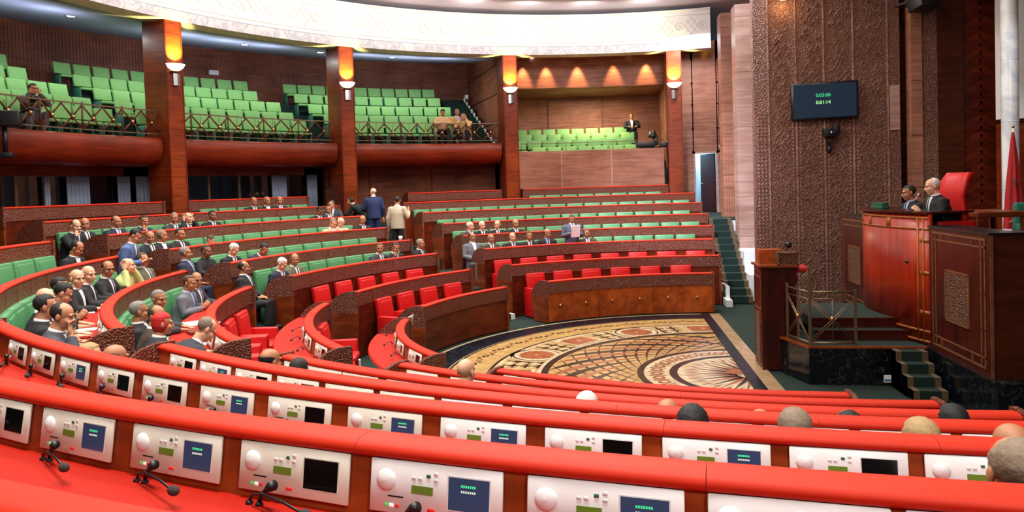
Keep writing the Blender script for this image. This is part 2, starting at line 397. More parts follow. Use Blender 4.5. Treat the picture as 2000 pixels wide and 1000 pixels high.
for d in (-1, 1):                                          # two families of spiral petals
    for i in range(22):
        st = 84 + i * 8.6 + (52 if d < 0 else 0)
        L = []; Rq = []
        for j in range(17):
            t = j / 16; r = 1.70 + (3.06 - 1.70) * t
            ang = st + d * (50 * t ** .8) - (26 if d > 0 else 26)
            wd = (.012 + .27 * t * t * (1 - t) * 6.75 * .85) if d > 0 else (.014 + .075 * t * (1 - t) * 4)
            dth = math.degrees(wd / r)
            L.append((r, ang - dth / 2)); Rq.append((r, ang + dth / 2))
        for j in range(16):
            a4 = [L[j], L[j + 1], Rq[j + 1], Rq[j]]
            if min(q[1] for q in a4) < 90.3 or max(q[1] for q in a4) > 269.7: continue
            fpoly([pp(*q) for q in a4], 'red' if (i % 2 and d > 0) else 'drk', z0 + (3 + (d > 0)) * dz)
sec(1.60, 1.70, A0, A1, 'drk', z0 + 6 * dz); sec(1.22, 1.60, A0, A1, 'wht', z0 + 5 * dz)
for i in range(19):
    a = 93 + i * 9.7; c = pp(1.41, a)
    disc(c, .10, 'red', z0 + 6 * dz, 14); disc(c, .045, 'wht', z0 + 7 * dz, 10)
    c = pp(1.41, a + 4.85); fpoly([pp(1.53, a + 4.0), pp(1.41, a + 4.85), pp(1.53, a + 5.7)], 'drk', z0 + 6 * dz); fpoly([pp(1.29, a + 4.0), pp(1.29, a + 5.7), pp(1.41, a + 4.85)], 'drk', z0 + 6 * dz)
sec(1.10, 1.22, A0, A1, 'drk', z0 + 6 * dz); sec(0, 1.10, A0, A1, 'wht', z0 + 6 * dz)
for i in range(17):
    a = 95 + i * 10.6
    fpoly([pp(.25, a - 11), pp(1.0, a), pp(.25, a + 11)], 'red' if i % 2 else 'drk', z0 + 7 * dz)
    fpoly([pp(.9, a + 3.4), pp(1.04, a + 5.3), pp(.9, a + 7.2), pp(.78, a + 5.3)], 'red', z0 + 7 * dz)
disc((-.2, .15), .20, 'red', z0 + 8 * dz, 24, -.25)
for x0_, x1_, k in ((-.15, .035, 'blk'), (.035, .25, 'bei')):
    fpoly([(x0_, -5.17), (x1_, -5.17), (x1_, 5.2), (x0_, 5.2)], k, z0 + 9 * dz)
struct(fl.build('floor', [STONES[k] for k in KEY]))

# raised tiers for the rows (carpet on top, white marble nosing at the aisles)
for k in range(8):
    r1 = RW[k + 1] if k < 7 else 18.6
    if FW[k] > .01:
        struct(MB().sweep([(RW[k] + .02, -.02), (r1 + .05, -.02), (r1 + .05, FW[k]), (RW[k] + .02, FW[k])], C0, math.degrees(math.acos(.56 / RW[k])) if k < 7 else 89.9, 181.5).build('floor', CARPET))
        r1 = RS[k + 1] if k < 7 else 17.2
        struct(MB().sweep([(RS[k] + .02, -.02), (r1 + .05, -.02), (r1 + .05, FW[k]), (RS[k] + .02, FW[k])], C3, 181.5, 227.5).build('floor', CARPET))
    r1 = RN[k + 1] if k < 7 else 18.6
    if FN[k] > .01:
        struct(MB().sweep([(RN[k] + .02, -.02), (r1 + .05, -.02), (r1 + .05, FN[k]), (RN[k] + .02, FN[k])], C4, 236.5, 274).build('floor', CARPET))

# aisle steps
def aisle(a, w_, name='floor'):
    m = MB()
    for k in range(1, 8):
        rise = FW[k] - FW[k - 1]
        if rise < .02: continue
        M = Matrix.Rotation(RAD(a), 4, 'Z')
        for j, (rr, zz) in enumerate(((RW[k] - .30, FW[k - 1] + rise / 2),)):
            m.box((rr, -w_ / 2, FW[k - 1] - .01), (RW[k] + .03, w_ / 2, zz), 0, M)
            m.box((rr - .004, -w_ / 2 + .12, FW[k - 1]), (RW[k] + .03, w_ / 2 - .12, zz + .004), 1, M)
    struct(m.build(name, [WMARB, CARPET]))
for a, w_ in ((136.2, .9), (180.8, .7)): aisle(a, w_)

# ------------------------------------------------------------------ side stair beside the far right block
m = MB(); ns = 12
for i in range(ns):
    t0 = i / ns; y0 = 6.55 + 3.1 * t0; x0_ = .62; x1_ = 1.2; zt = 1.85 * (i + 1) / ns
    m.box((x0_, y0, -.02), (x1_, 9.7, zt), 0)
    for q0, q1, mi in ((x0_ + .10, x1_ - .10, 0), (x0_, x0_ + .10, 1), (x1_ - .10, x1_, 1)):
        m.box((q0, y0 - .012, zt - .145), (q1, y0 + .27, zt + .006), mi)
struct(m.build('stair', [CARPET, CARPB]))
struct(MB().box((.45, 9.7, -.02), (1.75, 14.6, 1.85)).build('floor', CARPET))
m = MB()
m.box((1.2, 9.55, 0), (1.75, 11.2, 1.79)); m.box((1.2, 7.6, 0), (1.75, 9.55, 1.12)); m.box((1.2, 6.9, 0), (1.75, 7.6, .62)); m.box((.52, 6.0, 0), (.66, 6.62, .16)); m.box((.58, 6.4, 0), (.66, 7.2, .42))
struct(m.build('trim_1', WMARB))

# ------------------------------------------------------------------ walls and columns
def ribs(mb, x0, x1, y, za, zb, pitch=.11, mi=0):
    n = int((x1 - x0) / pitch)
    for i in range(n): mb.box((x0 + (i + .25) * pitch, y - .012, za), (x0 + (i + .75) * pitch, y, zb), mi)
# back wall of the large gallery: curved, with narrow vertical ribs
m = MB().sweep([(18.4, 1.9), (18.7, 1.9), (18.7, 8.2), (18.4, 8.2)], C0, 113.2, 195)
for i in range(270):
    a = 113.6 + i * .3
    m.sweep([(18.385, 5.0), (18.4, 5.0), (18.4, 7.9), (18.385, 7.9)], C0, a, a + .13)
struct(m.build('wall_back', W_DARK))
struct(MB().sweep([(18.4, 1.0), (18.7, 1.0), (18.7, 8.6), (18.4, 8.6)], C0, 195, 250).build('wall_left', W_WALL))
# end wall of the large gallery, running out from the third column
M = Matrix.Rotation(RAD(113.6), 4, 'Z')
m = MB().box((13.8, -.12, 3.7), (18.5, 0, 8.2), 0, M)
for zz in (5.05, 6.0, 6.95): m.box((13.8, 0, zz), (18.5, .012, zz + .03), 1, M)
struct(m.build('wall_right', [W_DARK, BLACK]))

def column(a, i):
    M = Matrix.Rotation(RAD(a), 4, 'Z') @ Matrix.Translation((13.0, 0, 0))
    m = MB(); h = .215
    m.box((.012, -h, 1.5), (.86, h, 7.18), 0, M)
    z = 1.6
    m.box((0, -h + .022, 1.5), (.02, h - .022, 7.16), 0, M)
    for s in (-1, 1): m.box((-.006, s * h - .012, 1.5), (.03, s * h + .012, 7.17), 1, M)
    o = m.build('column', [W_COL, W_BAL])
    W = ['nearest the left edge', 'second from the left', 'third from the left', 'beside the doorway at right']
    tag(o, 'tall square wood-clad column ' + W[i], 'column', 'wooden columns carrying the gallery')
    # sconce
    e = empty('wall_sconce', pol(13.0, a, 6.0), RAD(a + 180))
    tag(e, 'lit half-bowl uplighter on the column ' + W[i], 'wall lamp', 'column uplighters')
    b = MB(); b.lathe([(.02, -.12), (.10, -.11), (.19, -.05), (.24, .03), (.225, .03), (.17, -.04), (.02, -.09)], (.0, 0, .03), 0, 18, -90, 90)
    b.build('bowl', BOWL, e)
    b = MB(); b.box((0, -.12, -.14), (.1, .12, -.11)); b.build('bracket', BRONZE, e)
    b = MB(); b.prism([(0, -.085), (.06, -.085), (.09, 0), (.06, .085), (0, .085)], -.44, -.16); b.build('shade', STEEL, e)
    spot('sconce_lamp', pol(12.74, a, 6.13), pol(13.06, a, 6.48), 380, (1, .80, .20), 84, .5, .03)
for i, a in enumerate(COLA): column(a, i)

# gallery fronts, soffits, floors
BAYS = [(160.0, 190.0), (137.5, 157.9), (114.1, 135.4)]
for a0, a1 in BAYS:
    m = MB().sweep([(13.35, 4.34), (13.24, 4.30), (13.2, 4.16), (13.21, 4.0), (13.27, 3.86), (13.38, 3.74), (13.55, 3.68), (18.5, 3.68), (18.5, 4.28), (13.5, 4.28), (13.48, 4.34)], C0, a0, a1, smooth=True, step=1)
    o = m.build('gallery_front', W_BAL); struct(o)
GR = [14.3, 15.1, 15.9, 16.7, 17.5]; GZ = [5.05, 5.38, 5.78, 6.2, 6.62]
m = MB()
for k in range(5):
    m.sweep([(GR[k] - .62, 4.2), (18.45, 4.2), (18.45, GZ[k] - .78), (GR[k] - .62, GZ[k] - .78)], C0, 113.8, 190)
struct(m.build('gallery_floor', CARPET))
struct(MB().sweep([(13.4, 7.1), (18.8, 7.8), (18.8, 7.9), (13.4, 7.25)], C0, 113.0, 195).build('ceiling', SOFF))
# lip and frieze
m = MB().sweep([(12.93, 7.1), (13.45, 7.1), (13.45, 8.3), (13.02, 8.3), (12.99, 7.36), (12.93, 7.34)], C0, 84.5, 195, mis=None)
struct(m.build('trim_2', LIPG))
m = MB().sweep([(12.955, 7.36), (13.0, 7.36), (13.0, 8.33), (12.9, 8.36), (12.9, 8.33), (12.965, 8.28)], C0, 84.5, 195)
for i in range(36):
    a = 85.6 + i * 3.05
    M = Matrix.Rotation(RAD(a), 4, 'Z') @ Matrix.Translation((12.962, 0, 7.83)) @ Matrix.Rotation(RAD(90), 4, 'Y')
    n = 20; V = []; Fs = []
    for r, h in ((.15, 0), (.14, .02), (.12, .02), (.11, 0), (.075, 0), (.07, .012), (.02, .015)):
        for k in range(n): V.append(M @ Vector((r * math.cos(2 * PI * k / n), r * math.sin(2 * PI * k / n), -h)))
    for j in range(6):
        for k in range(n): Fs.append((j * n + k, j * n + (k + 1) % n, (j + 1) * n + (k + 1) % n, (j + 1) * n + k))
    m.add(V, Fs, 1)
    M2 = Matrix.Rotation(RAD(a + 1.525), 4, 'Z') @ Matrix.Translation((12.955, 0, 7.83))
    for s in (-1, 1):
        for q in (-.16, 0, .16):
            m.box((-.008, q - .013, -.26), (.008, q + .013, .26), 1, M2 @ Matrix.Rotation(RAD(s * 38), 4, 'X'))
for zz in (7.46, 8.16): m.sweep([(12.945, zz), (12.97, zz), (12.97, zz + .03), (12.945, zz + .03)], C0, 84.5, 195, 1)
struct(m.build('trim_3', [PLASTER, PLASTER2]))
# ceiling of the hall
m = MB(); m.box((-22, -16, 8.5), (9, 20, 8.7))
struct(m.build('ceiling', CEILM))
def downlight(p, nrm=-1, r=.09, lab='', grp='', par=None):
    e = empty('downlight', p); tag(e, lab, 'downlight', grp)
    MB().lathe([(r, 0), (r + .03, -.012), (r + .03, 0), (r, .02)], (0, 0, 0), 0, 16).build('ring', STEEL, e)
    MB().lathe([(0.001, -.004), (r, -.004), (r, 0), (0.001, 0)], (0, 0, 0), 0, 16).build('diffuser', LAMPM, e)
for i in range(8):
    downlight(pol(11.35 + .14 * max(0, i - 4), 118.7 - i * 4.95, 8.5), r=.10, lab='small round recessed light in the pale main ceiling, %s from the left of the row' % ORD[i], grp='lights in the main ceiling')
for i in range(6):
    downlight(pol(15.4, 172 - i * 9.2, 7.36), r=.10, lab='round recessed light in the blue-grey gallery soffit, %s from the left' % ORD[i], grp='lights in the gallery soffit')
for i in range(5):
    downlight(Vector((-4.5 + i * 1.15, 13.62, 7.245)), r=.075, lab='little round light under the lip above the small gallery, %s from the left' % ORD[i], grp='lights above the small gallery')

# small gallery between the third and fourth columns
m = MB().sweep([(13.45, 2.0), (13.6, 2.0), (13.6, 4.04), (13.45, 4.04)], C0, 91.0, 111.5)
for k, a in enumerate((92.1, 98.5, 105.6)):
    for i in range(int(6.2 / .22)):
        if k == 2 and i > 23: break
        m.sweep([(13.438, 2.1), (13.45, 2.1), (13.45, 3.98), (13.438, 3.98)], C0, a + i * .22, a + i * .22 + .1)
for a in (98.2, 105.3): m.sweep([(13.42, 2.0), (13.45, 2.0), (13.45, 4.06), (13.42, 4.06)], C0, a, a + .16, 1)
struct(m.build('gallery_front', [W_WALL, W_SMOOTH]))
SR = [14.2, 14.9, 15.6, 16.3]; SZ = [4.22, 4.49, 4.74, 4.98]
m = MB()
for k in range(4): m.sweep([(SR[k] - .55, 2.0), (17.3, 2.0), (17.3, SZ[k] - .8), (SR[k] - .55, SZ[k] - .8)], C0, 90.6, 112.6)
struct(m.build('gallery_floor', CARPET))
m = MB().sweep([(17.2, 2.0), (17.4, 2.0), (17.4, 6.9), (17.2, 6.9)], C0, 90, 113)
for a in (97.3, 104.2): m.sweep([(17.18, 4.5), (17.2, 4.5), (17.2, 6.6), (17.18, 6.6)], C0, a, a + .18, 1)
struct(m.build('wall_gallery', [W_WALL, INLAY]))
m = MB().sweep([(14.35, 6.22), (17.3, 6.22), (17.3, 6.4), (14.5, 6.4), (14.5, 7.6), (14.35, 7.6)], C0, 90.3, 113)
m.sweep([(14.32, 6.22), (14.36, 6.22), (14.36, 6.28), (14.32, 6.28)], C0, 90.3, 113)
struct(m.build('wall_header', W_WALL))
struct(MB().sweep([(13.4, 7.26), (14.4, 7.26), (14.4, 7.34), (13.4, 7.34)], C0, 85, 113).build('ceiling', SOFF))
M = Matrix.Rotation(RAD(90.35), 4, 'Z')
struct(MB().box((13.86, -.1, 2), (17.4, .02, 7.4), 0, M).build('wall_side', W_WALL))
struct(MB().box((13.86, -.12, 2), (17.4, 0, 7.4), 0, Matrix.Rotation(RAD(112.6), 4, 'Z')).build('wall_side', W_WALL))

# wall with the doorway, right of the fourth column
m = MB()
for lo, hi in (((.1, 13.9, 1.8), (.78, 14.1, 7.5)), ((1.5, 13.9, 1.8), (2.2, 14.1, 7.5)), ((.7, 13.9, 3.83), (1.6, 14.1, 7.5))): m.box(lo, hi, 0)
for za, zb in ((1.9, 3.0), (3.05, 3.8)): ribs(m, .45, .72, 13.9, za, zb, .06)
for za, zb in ((3.9, 4.6), (4.66, 5.4), (5.46, 6.1), (6.16, 6.9)): ribs(m, .4, 1.6, 13.9, za, zb, .07)
struct(m.build('wall_far', W_WALL))
m = MB(); m.box((.74, 13.86, 1.85), (.80, 13.98, 3.87)); m.box((1.47, 13.86, 1.85), (1.53, 13.98, 3.87)); m.box((.74, 13.86, 3.81), (1.53, 13.98, 3.87))
struct(m.build('trim_4', W_SMOOTH))
m = MB(); m.box((.5, 15.9, 1.8), (2.6, 16.0, 4.4)); m.box((.5, 14.1, 1.8), (.62, 16, 4.4)); m.box((.5, 14.1, 4.2), (2.6, 16, 4.4)); m.box((2.5, 14.1, 1.8), (2.6, 16, 4.4))
struct(m.build('wall_lobby', LBLUE))
struct(MB().box((.5, 14.1, 1.7), (2.6, 16, 1.85)).build('floor', CARPET))
d = MB().box((-.05, 0, 0), (0, .80, 1.93)).build('door_1', W_MAH); struct(d); d.location = (1.46, 14.0, 1.87); d.rotation_euler = (0, 0, RAD(27))
MB().tube([(-.05, .70, .95), (-.10, .70, .95), (-.10, .58, .95)], .012).build('door_handle', STEEL, d)
e = empty('fire_extinguisher', (.93, 15.80, 3.0)); tag(e, 'dark red fire extinguisher hung on the pale blue wall inside the doorway', 'fire extinguisher')
MB().lathe([(.001, 0), (.075, 0), (.08, .05), (.08, .36), (.05, .43), (.02, .45), (.02, .48)], (0, 0, 0), 0, 14).build('cylinder', REDX, e)
MB().box((-.02, -.05, .47), (.02, .06, .53)).tube([(0, -.02, .5), (.07, -.05, .45), (.08, -.05, .2)], .012).build('valve', BLACK, e)
MB().box((-.04, .06, .1), (.04, .1, .4)).build('hanger', BLACK, e)
m = MB().rbox((-.05, -.03, -.05), (.05, .03, .05), .01); o = m.build('wall_box', CONSW); o.location = (1.62, 13.86, 4.02); tag(o, 'tiny white box on the ribbed wall above right of the doorway', 'box')

# pilasters stepping forward towards the carved wall
m = MB().box((1.2, 10.6, 1.79), (2.2, 11.2, 7.66)); 
for za, zb in ((1.85, 3.0), (3.05, 4.3), (4.35, 5.5), (5.55, 6.5), (6.55, 7.6)): ribs(m, 1.22, 1.62, 10.6, za, zb, .07)
struct(m.build('wall_pilaster', W_WALL))
struct(MB().box((1.27, 8.6, 1.12), (2.2, 9.2, 7.42)).build('wall_pilaster', W_SMOOTH))
# carved wall behind the rostrum
m = MB().box((1.3, 6.5, -.02), (4.42, 6.75, 8.5), 0)
for x_ in (1.62, 2.22, 2.82, 3.44, 4.16): m.box((x_ - .016, 6.482, .1), (x_ + .016, 6.5, 8.4), 1)
for x_ in (1.38, 1.46, 1.54, 2.14, 2.30, 2.74, 2.90, 3.36, 3.52, 4.08):
    z = .3
    while z < 4.4:
        m.box((x_ - .014, 6.485, z), (x_ + .014, 6.5, z + .05), 1); z += .085
random.seed(11)
for x0_, x1_ in ((1.66, 2.12), (2.26, 2.78), (2.86, 3.4), (3.48, 4.1)):
    for i in range(230):                                    # slanting interlaced ribs of the relief, their pale colour painting its glints
        zc = random.uniform(.3, 8.2); xc = random.uniform(x0_ + .05, x1_ - .05); L = random.uniform(.05, .17)
        an = RAD(random.choice((52, 58, 62)) * (1 if zc > 3.6 or random.random() < .4 else -1))
        M = Matrix.Translation((xc, 6.49, zc)) @ Matrix.Rotation(-an, 4, 'Y')
        m.box((-L / 2, -.010, -.006), (L / 2, .010, .006), 1, M)
struct(m.build('wall_carved', [CARVE_W, W_GLINTRIB]))
m = MB(); m.box((4.2, 6.47, 3.9), (4.4, 6.5, 4.9)); struct(m.build('trim_5', W_SMOOTH))
struct(MB().box((4.42, 6.95, -.02), (5.2, 7.1, 8.5)).build('wall_recess', W_BROWN))
m = MB().box((4.58, 6.3, -.02), (4.8, 6.6, 8.5))
for zz in (2.6, 3.75, 4.95): m.box((4.57, 6.29, zz), (4.81, 6.3, zz + .02), 1)
struct(m.build('wall_pilaster', [W_WALL, INLAY]))
struct(MB().box((4.8, 6.34, -.02), (5.12, 6.6, 8.5)).build('wall_carved', CARVE_W))
struct(MB().box((5.12, 6.3, -.02), (5.62, 6.6, 8.5)).build('wall_brown', W_BROWN))
m = MB().box((5.62, 6.45, -.02), (9.0, 6.6, 8.5), 0)
for i in range(46):                                          # herringbone boards, two columns of slanting strips
    for s, xa in ((1, 5.63), (-1, 6.03)):
        M = Matrix.Translation((xa + .2, 6.445, .2 + i * .18)) @ Matrix.Rotation(RAD(-34 * s), 4, 'Y')
        m.box((-.232, -.008, -.07), (.232, .006, .07), 0 if i % 2 else 1, M)
struct(m.build('wall_herringbone', [W_HERR, W_HERR2]))
# hidden sides of the hall: the rostrum wall and the wall behind the photographer
struct(MB().box((8.8, -16, -.02), (9, 6.6, 8.5)).build('wall_rostrum', W_BROWN))
struct(MB().box((-22, -16, -.02), (9, -15.8, 8.5)).build('wall_near', W_WALL))

# glazed booths and panelled wall under the gallery
m = MB()
for a0, a1 in ((160.5, 190), (139.3, 157)):
    m.sweep([(14.58, 1.9), (14.68, 1.9), (14.68, 2.72), (14.58, 2.72)], C0, a0, a1); m.sweep([(14.58, 3.47), (14.7, 3.47), (14.7, 3.7), (14.58, 3.7)], C0, a0, a1)
struct(m.build('wall_booth', W_DARK))
m = MB().sweep([(14.6, 1.9), (14.8, 1.9), (14.8, 3.7), (14.6, 3.7)], C0, 113.6, 136.6)
for i in range(90): m.sweep([(14.585, 2.0), (14.6, 2.0), (14.6, 3.5), (14.585, 3.5)], C0, 114 + i * .25, 114.1 + i * .25)
m.sweep([(14.57, 1.9), (14.6, 1.9), (14.6, 3.6), (14.57, 3.6)], C0, 130.6, 130.9, 1); m.sweep([(14.57, 1.9), (14.6, 1.9), (14.6, 3.6), (14.57, 3.6)], C0, 122.3, 122.5, 1)
struct(m.build('wall_back', [W_DARK, W_BAL]))
struct(MB().sweep([(16.6, 1.9), (16.7, 1.9), (16.7, 3.7), (16.6, 3.7)], C0, 138, 190).build('wall_booth', BLACK))
n_ = 0
for a0, a1 in ((160.6, 166), (166.0, 171), (171, 176), (176, 181), (181, 186), (139.6, 143.3), (143.3, 147.4), (147.4, 151.0), (151.0, 153.9), (153.9, 156.8)):
    n_ += 1
    o = MB().sweep([(14.62, 2.72), (14.63, 2.72), (14.63, 3.47), (14.62, 3.47)], C0, a0, a1).build('window_%d' % n_, DGLASS); struct(o)
    MB().sweep([(14.59, 2.72), (14.66, 2.72), (14.66, 3.47), (14.59, 3.47)], C0, a1 - .13, a1 + .13).build('mullion', BRONZ2, o)
CURT = plain('pale_curtain', srgb(150, 164, 190), .8, var=.1)
for i, (a0, a1) in enumerate(((164.4, 166.4), (160.2, 161.2), (157.3, 159.4), (141.9, 143.6), (168.3, 168.7), (138.0, 139.2))):
    m = MB(); n = int((a1 - a0) / .2) + 1
    for j in range(n): m.tube([pol(14.50 + .02 * (j % 2), a0 + j * .2, 2.1), pol(14.50 + .02 * (j % 2), a0 + j * .2, 3.46)], .035, 0, 6)
    o = m.build('curtain', CURT); tag(o, 'pale grey-blue hanging curtain, %s' % ['third from the left under the gallery', 'beside the left side of the nearest-left column', 'right behind the nearest-left column', 'left one of the pair near the second column', 'thin strip at the far left of the glazed booths', 'right one of the pair near the second column'][i], 'curtain', 'pale curtains in the glazed booths')
# ------------------------------------------------------------------ rows of desks
ROWW = ['front', 'second', 'third', 'fourth', 'fifth', 'sixth', 'seventh', 'rearmost']
BLK = {'far': 'far right block', 'mid': 'middle block', 'left': 'left block', 'near': 'near block'}
def rad_at(c, R, a, z=0): return Vector((c[0] + R * math.cos(RAD(a)), c[1] + R * math.sin(RAD(a)), z))
def end_panel(c, R, a, z, f0, f1, s, name, par):
    """quarter-round wooden side of a desk row at angle a, thickness towards s"""
    th = math.degrees(.05 / R)
    up = [(R - .05, z - .36), (R - .05, z + .012), (R + .12, z + .012), (R + .25, z - .02), (R + .37, z - .09), (R + .46, z - .19), (R + .525, z - .33), (R + .53, z - .36)]
    lo = [(R - .03, f0), (R - .05, z - .36), (R + .53, z - .36), (R + .44, f1 - .0), (R + .03, f1), (R + .02, f0)]
    m = MB(); m.sweep(up, c, a, a + s * th, 0); m.sweep(lo, c, a, a + s * th, 1)
    return m.build(name, [CARVE, W_END], par)
def bench(blk, k, c, R, Z, a0, a1, extra='', ends=(True, True), cons=False):
    r, z = R[k], Z[k]; dh = 1.06 if blk == 'near' else .93; f1 = max(0, z - dh); f0 = max(0, Z[k - 1] - dh) if k else 0
    e = empty('desk_row', rad_at(c, r, (a0 + a1) / 2, f1))
    lab = 'curved wooden desk, red rail, %s row of the %s%s' % (ROWW[k], BLK[blk], extra)
    tag(e, lab, 'desk', 'curved desk rows')
    off = -e.location
    def put(m, n, mats):
        m.v = [tuple(Vector(v) + off) for v in m.v]; return m.build(n, mats, e)
    m = MB(); m.sweep([(r, f0), (r + .06, f0), (r + .06, z - .06), (r, z - .06)], c, a0, a1, 0)
    if blk == 'far' and k == 0:                              # square burl panels with joints
        n = 6
        for i in range(1, n): m.sweep([(r - .004, f0), (r, f0), (r, z - .3), (r - .004, z - .3)], c, a0 + (a1 - a0) * i / n, a0 + (a1 - a0) * i / n + .1, 1)
        put(m, 'front_panel', [W_BURL, W_END])
        for i in range(n):
            b = MB().ball(rad_at(c, r - .015, a0 + (a1 - a0) * (i + .5) / n, .34), .034, 0, 10, 6); put(b, 'brass_boss', BRASS)
    else: put(m, 'front_panel', [W_DESK])
    h = .24
    m = MB().sweep([(r - .018, z - .27), (r, z - .27), (r, z - .042), (r - .018, z - .042)], c, a0, a1, 0)
    n = max(2, int(RAD(abs(a1 - a0)) * r / .58))
    for i in range(1, n): m.sweep([(r - .021, z - .265), (r, z - .265), (r, z - .045), (r - .021, z - .045)], c, a0 + (a1 - a0) * i / n, a0 + (a1 - a0) * i / n + math.degrees(.014 / r), 1)
    put(m, 'carved_frieze', [CARVE, W_END])
    m = MB()
    n = max(1, round(RAD(abs(a1 - a0)) * r / 1.07)); g = math.degrees(.0009 / r)
    for i in range(n):
        b0, b1 = a0 + (a1 - a0) * i / n, a0 + (a1 - a0) * (i + 1) / n
        s = 1 if a1 > a0 else -1
        m.sweep([(r - .016, z - .038), (r - .023, z - .022), (r - .016, z - .006), (r + .01, z), (r + .075, z), (r + .098, z - .006), (r + .110, z - .018), (r + .112, z - .032), (r + .104, z - .043), (r + .06, z - .046)], c, b0 + s * g, b1 - s * g, 0, True, 1.5)
    put(m, 'padded_rail', RAIL)
    if blk in ('left', 'near'):
        m = MB().sweep([(r + .06, z - .045), (r + .094, z - .045), (r + .125, z - .225), (r + .06, z - .225)], c, a0, a1); put(m, 'console_board', W_BOARD)
    m = MB().sweep([(r + .06, z - .265), (r + .50, z - .265), (r + .515, z - .252), (r + .50, z - .232), (r + .06, z - .225)], c, a0, a1); put(m, 'desk_top', DESKR)
    s = 1 if a1 > a0 else -1
    for flag, a, q in ((ends[0], a0, -s), (ends[1], a1, s)):
        if flag:
            o = end_panel(c, r, a, z, f0, f1, q, 'end_panel', e); me = o.data
            for v in me.vertices: v.co += off
    return e
def xang(x, R, c=(0, 0)): return math.degrees(math.acos((x - c[0]) / R))
XE = [.13, .44, .46, .58, .59, .56, .5]
for k in range(7): bench('far', k, C0, RW, ZW, xang(XE[k], RW[k]), 131.0 if k else 129.3)
bench('far', 7, C0, RW, ZW, 90.9, 111.3, ' by the right columns')
for k in range(7): bench('mid', k, C0, RW, ZW, 141.0, [170, 173, 174.4, 176.8, 178.3, 178.8, 179.5][k])
bench('mid', 7, C0, RW, ZW, 142.4, 157.6, ' right of the left column')
# rear row below the right bay of the gallery belongs to no block of its own
bench('mid', 7, C0, RW, ZW, 114.8, 128.0, ' below the right gallery bay')
bench('left', 7, C0, RW, ZW, 160.9, 178.0, ' left of the left column')
for k in range(6): bench('left', k, C3, RS, ZW, [184.2, 184.5, 185.6, 185.4, 185.8, 187.5][k], [224.3, 225, 227.3, 227.5, 226, 222][k])
ANE = [243.8, 241.0, 238.9, 237.4, 232.5, 240, 250]
for k in range(7):
    aR = 270 + math.degrees(math.asin(((.2 if k == 0 else .52) - C4[0]) / RN[k]))
    if k > 2: aR = 276 - k * .2
    bench('near', k, C4, RN, ZN, ANE[k], aR, ends=(True, k < 3))

# ------------------------------------------------------------------ delegate consoles let into the desk rows
def make_console(wht, screen, txt):
    e = empty('console'); Wd, H = .43, .155
    p = CONSW if wht else CONS  # whiter plate paints in the stronger light on the right-hand consoles
    MB().rbox((-Wd / 2, -.012, 0), (Wd / 2, .0, H), .003, seg=1).build('face_plate', p, e)
    m = MB().lathe([(.001, .015), (.015, .0135), (.026, .008), (.0325, .002), (.0325, 0)], (0, 0, 0), 0, 20)
    o = m.build('loudspeaker', CONSW, e); o.location = (-.160, -.012, .096); o.rotation_euler = (RAD(90), 0, 0)
    so = MB().box((.048, -.0145, .034), (.176, -.012, .126), 0).box((.044, -.0135, .030), (.180, -.012, .130), 1).build('screen', [SCRB if screen else SCRK, p], e)
    if txt:
        m = MB()
        for i in range(7): m.box((.088 + i * .0068, -.0150, .100), (.0925 + i * .0068, -.0145, .107), 0)
        for i in range(7): m.box((.088 + i * .0068, -.0150, .085), (.0925 + i * .0068, -.0145, .091), 1)
        m.build('screen_digits', [TXTG, TXTW], so)
    MB().box((-.073, -.0142, .066), (-.003, -.012, .089)).build('display', LCD, e)
    m = MB()
    for i, (x, zz, mi) in enumerate(((-.066, .110, 0), (-.046, .110, 0), (-.018, .120, 1), (.006, .128, 0), (.006, .110, 0))): m.rbox((x - .007, -.0145, zz - .005), (x + .007, -.012, zz + .005), .002, mi, seg=1)
    m.build('keys', [CONSW, GREEND], e)
    for x, mt, wd in ((-.157, BTNG, .006), (-.139, BTNW, .008), (-.120, BTNR, .006), (-.007, BTNR, .012)): MB().rbox((x - wd, -.0145, .018), (x + wd, -.012, .029), .003, seg=1).build('button', mt, e)
    MB().box((-.152, -.0132, .048), (-.100, -.012, .052)).build('card_slot', BLACK, e)
    return e
CPRO = {(w_, s_): make_console(w_, s_, s_) for w_ in (0, 1) for s_ in (0, 1)}
used = set(); CNT = [0]
def place_console(c, R, Z, k, a, key, label, grp):
    src = CPRO[key]
    e = src if key not in used else copy_tree(src); used.add(key)
    r, z = R[k], Z[k]
    th = math.atan2(.031, .18)
    # lies on the sloping board; local -y looks towards the sitter (outwards)
    e.location = rad_at(c, r + .123, a, z - .200)
    e.rotation_euler = Euler((th * -1, 0, RAD(a) + PI / 2), 'XYZ')
    tag(e, label, 'console', grp); CNT[0] += 1
    return e
def half_w(R): return math.degrees(.215 / R)
NPITCH = .526
def row_consoles(k, angs, pitch, a_hi, blue, bright_from):
    """angs: left edges of the first consoles of a row; the row goes on with an even pitch"""
    L = list(angs)
    while L[-1] + pitch < a_hi: L.append(L[-1] + pitch)
    for i, a in enumerate(L):
        scr = 1 if i in blue else 0
        place_console(C4, RN, ZN, k, a + half_w(RN[k]), (1 if a > bright_from else 0, scr),
                      'white console with %s screen, %s from the left, %s row of the near block' % ('lit blue' if scr else 'dark', ORD[min(i, 24)], ROWW[k]), 'consoles in the %s row of the near block' % ROWW[k])
    return L
L6 = row_consoles(5, [249.05, 251.22, 253.47, 255.62, 257.74, 259.84, 261.88, 263.81], 2.0, 268, (1, 2, 4, 5), 257)
L5 = row_consoles(4, [236.4, 238.9, 241.35, 243.85, 246.3, 248.84, 251.31, 253.76, 256.19, 258.57, 260.93, 263.22, 265.45], 2.35, 272, (2, 5, 7, 8, 10), 254)
row_consoles(3, [238.6, 241.1, 243.58, 246.05, 248.53, 250.96, 253.39, 255.86, 258.28], 2.42, 272, (1, 5), 252)
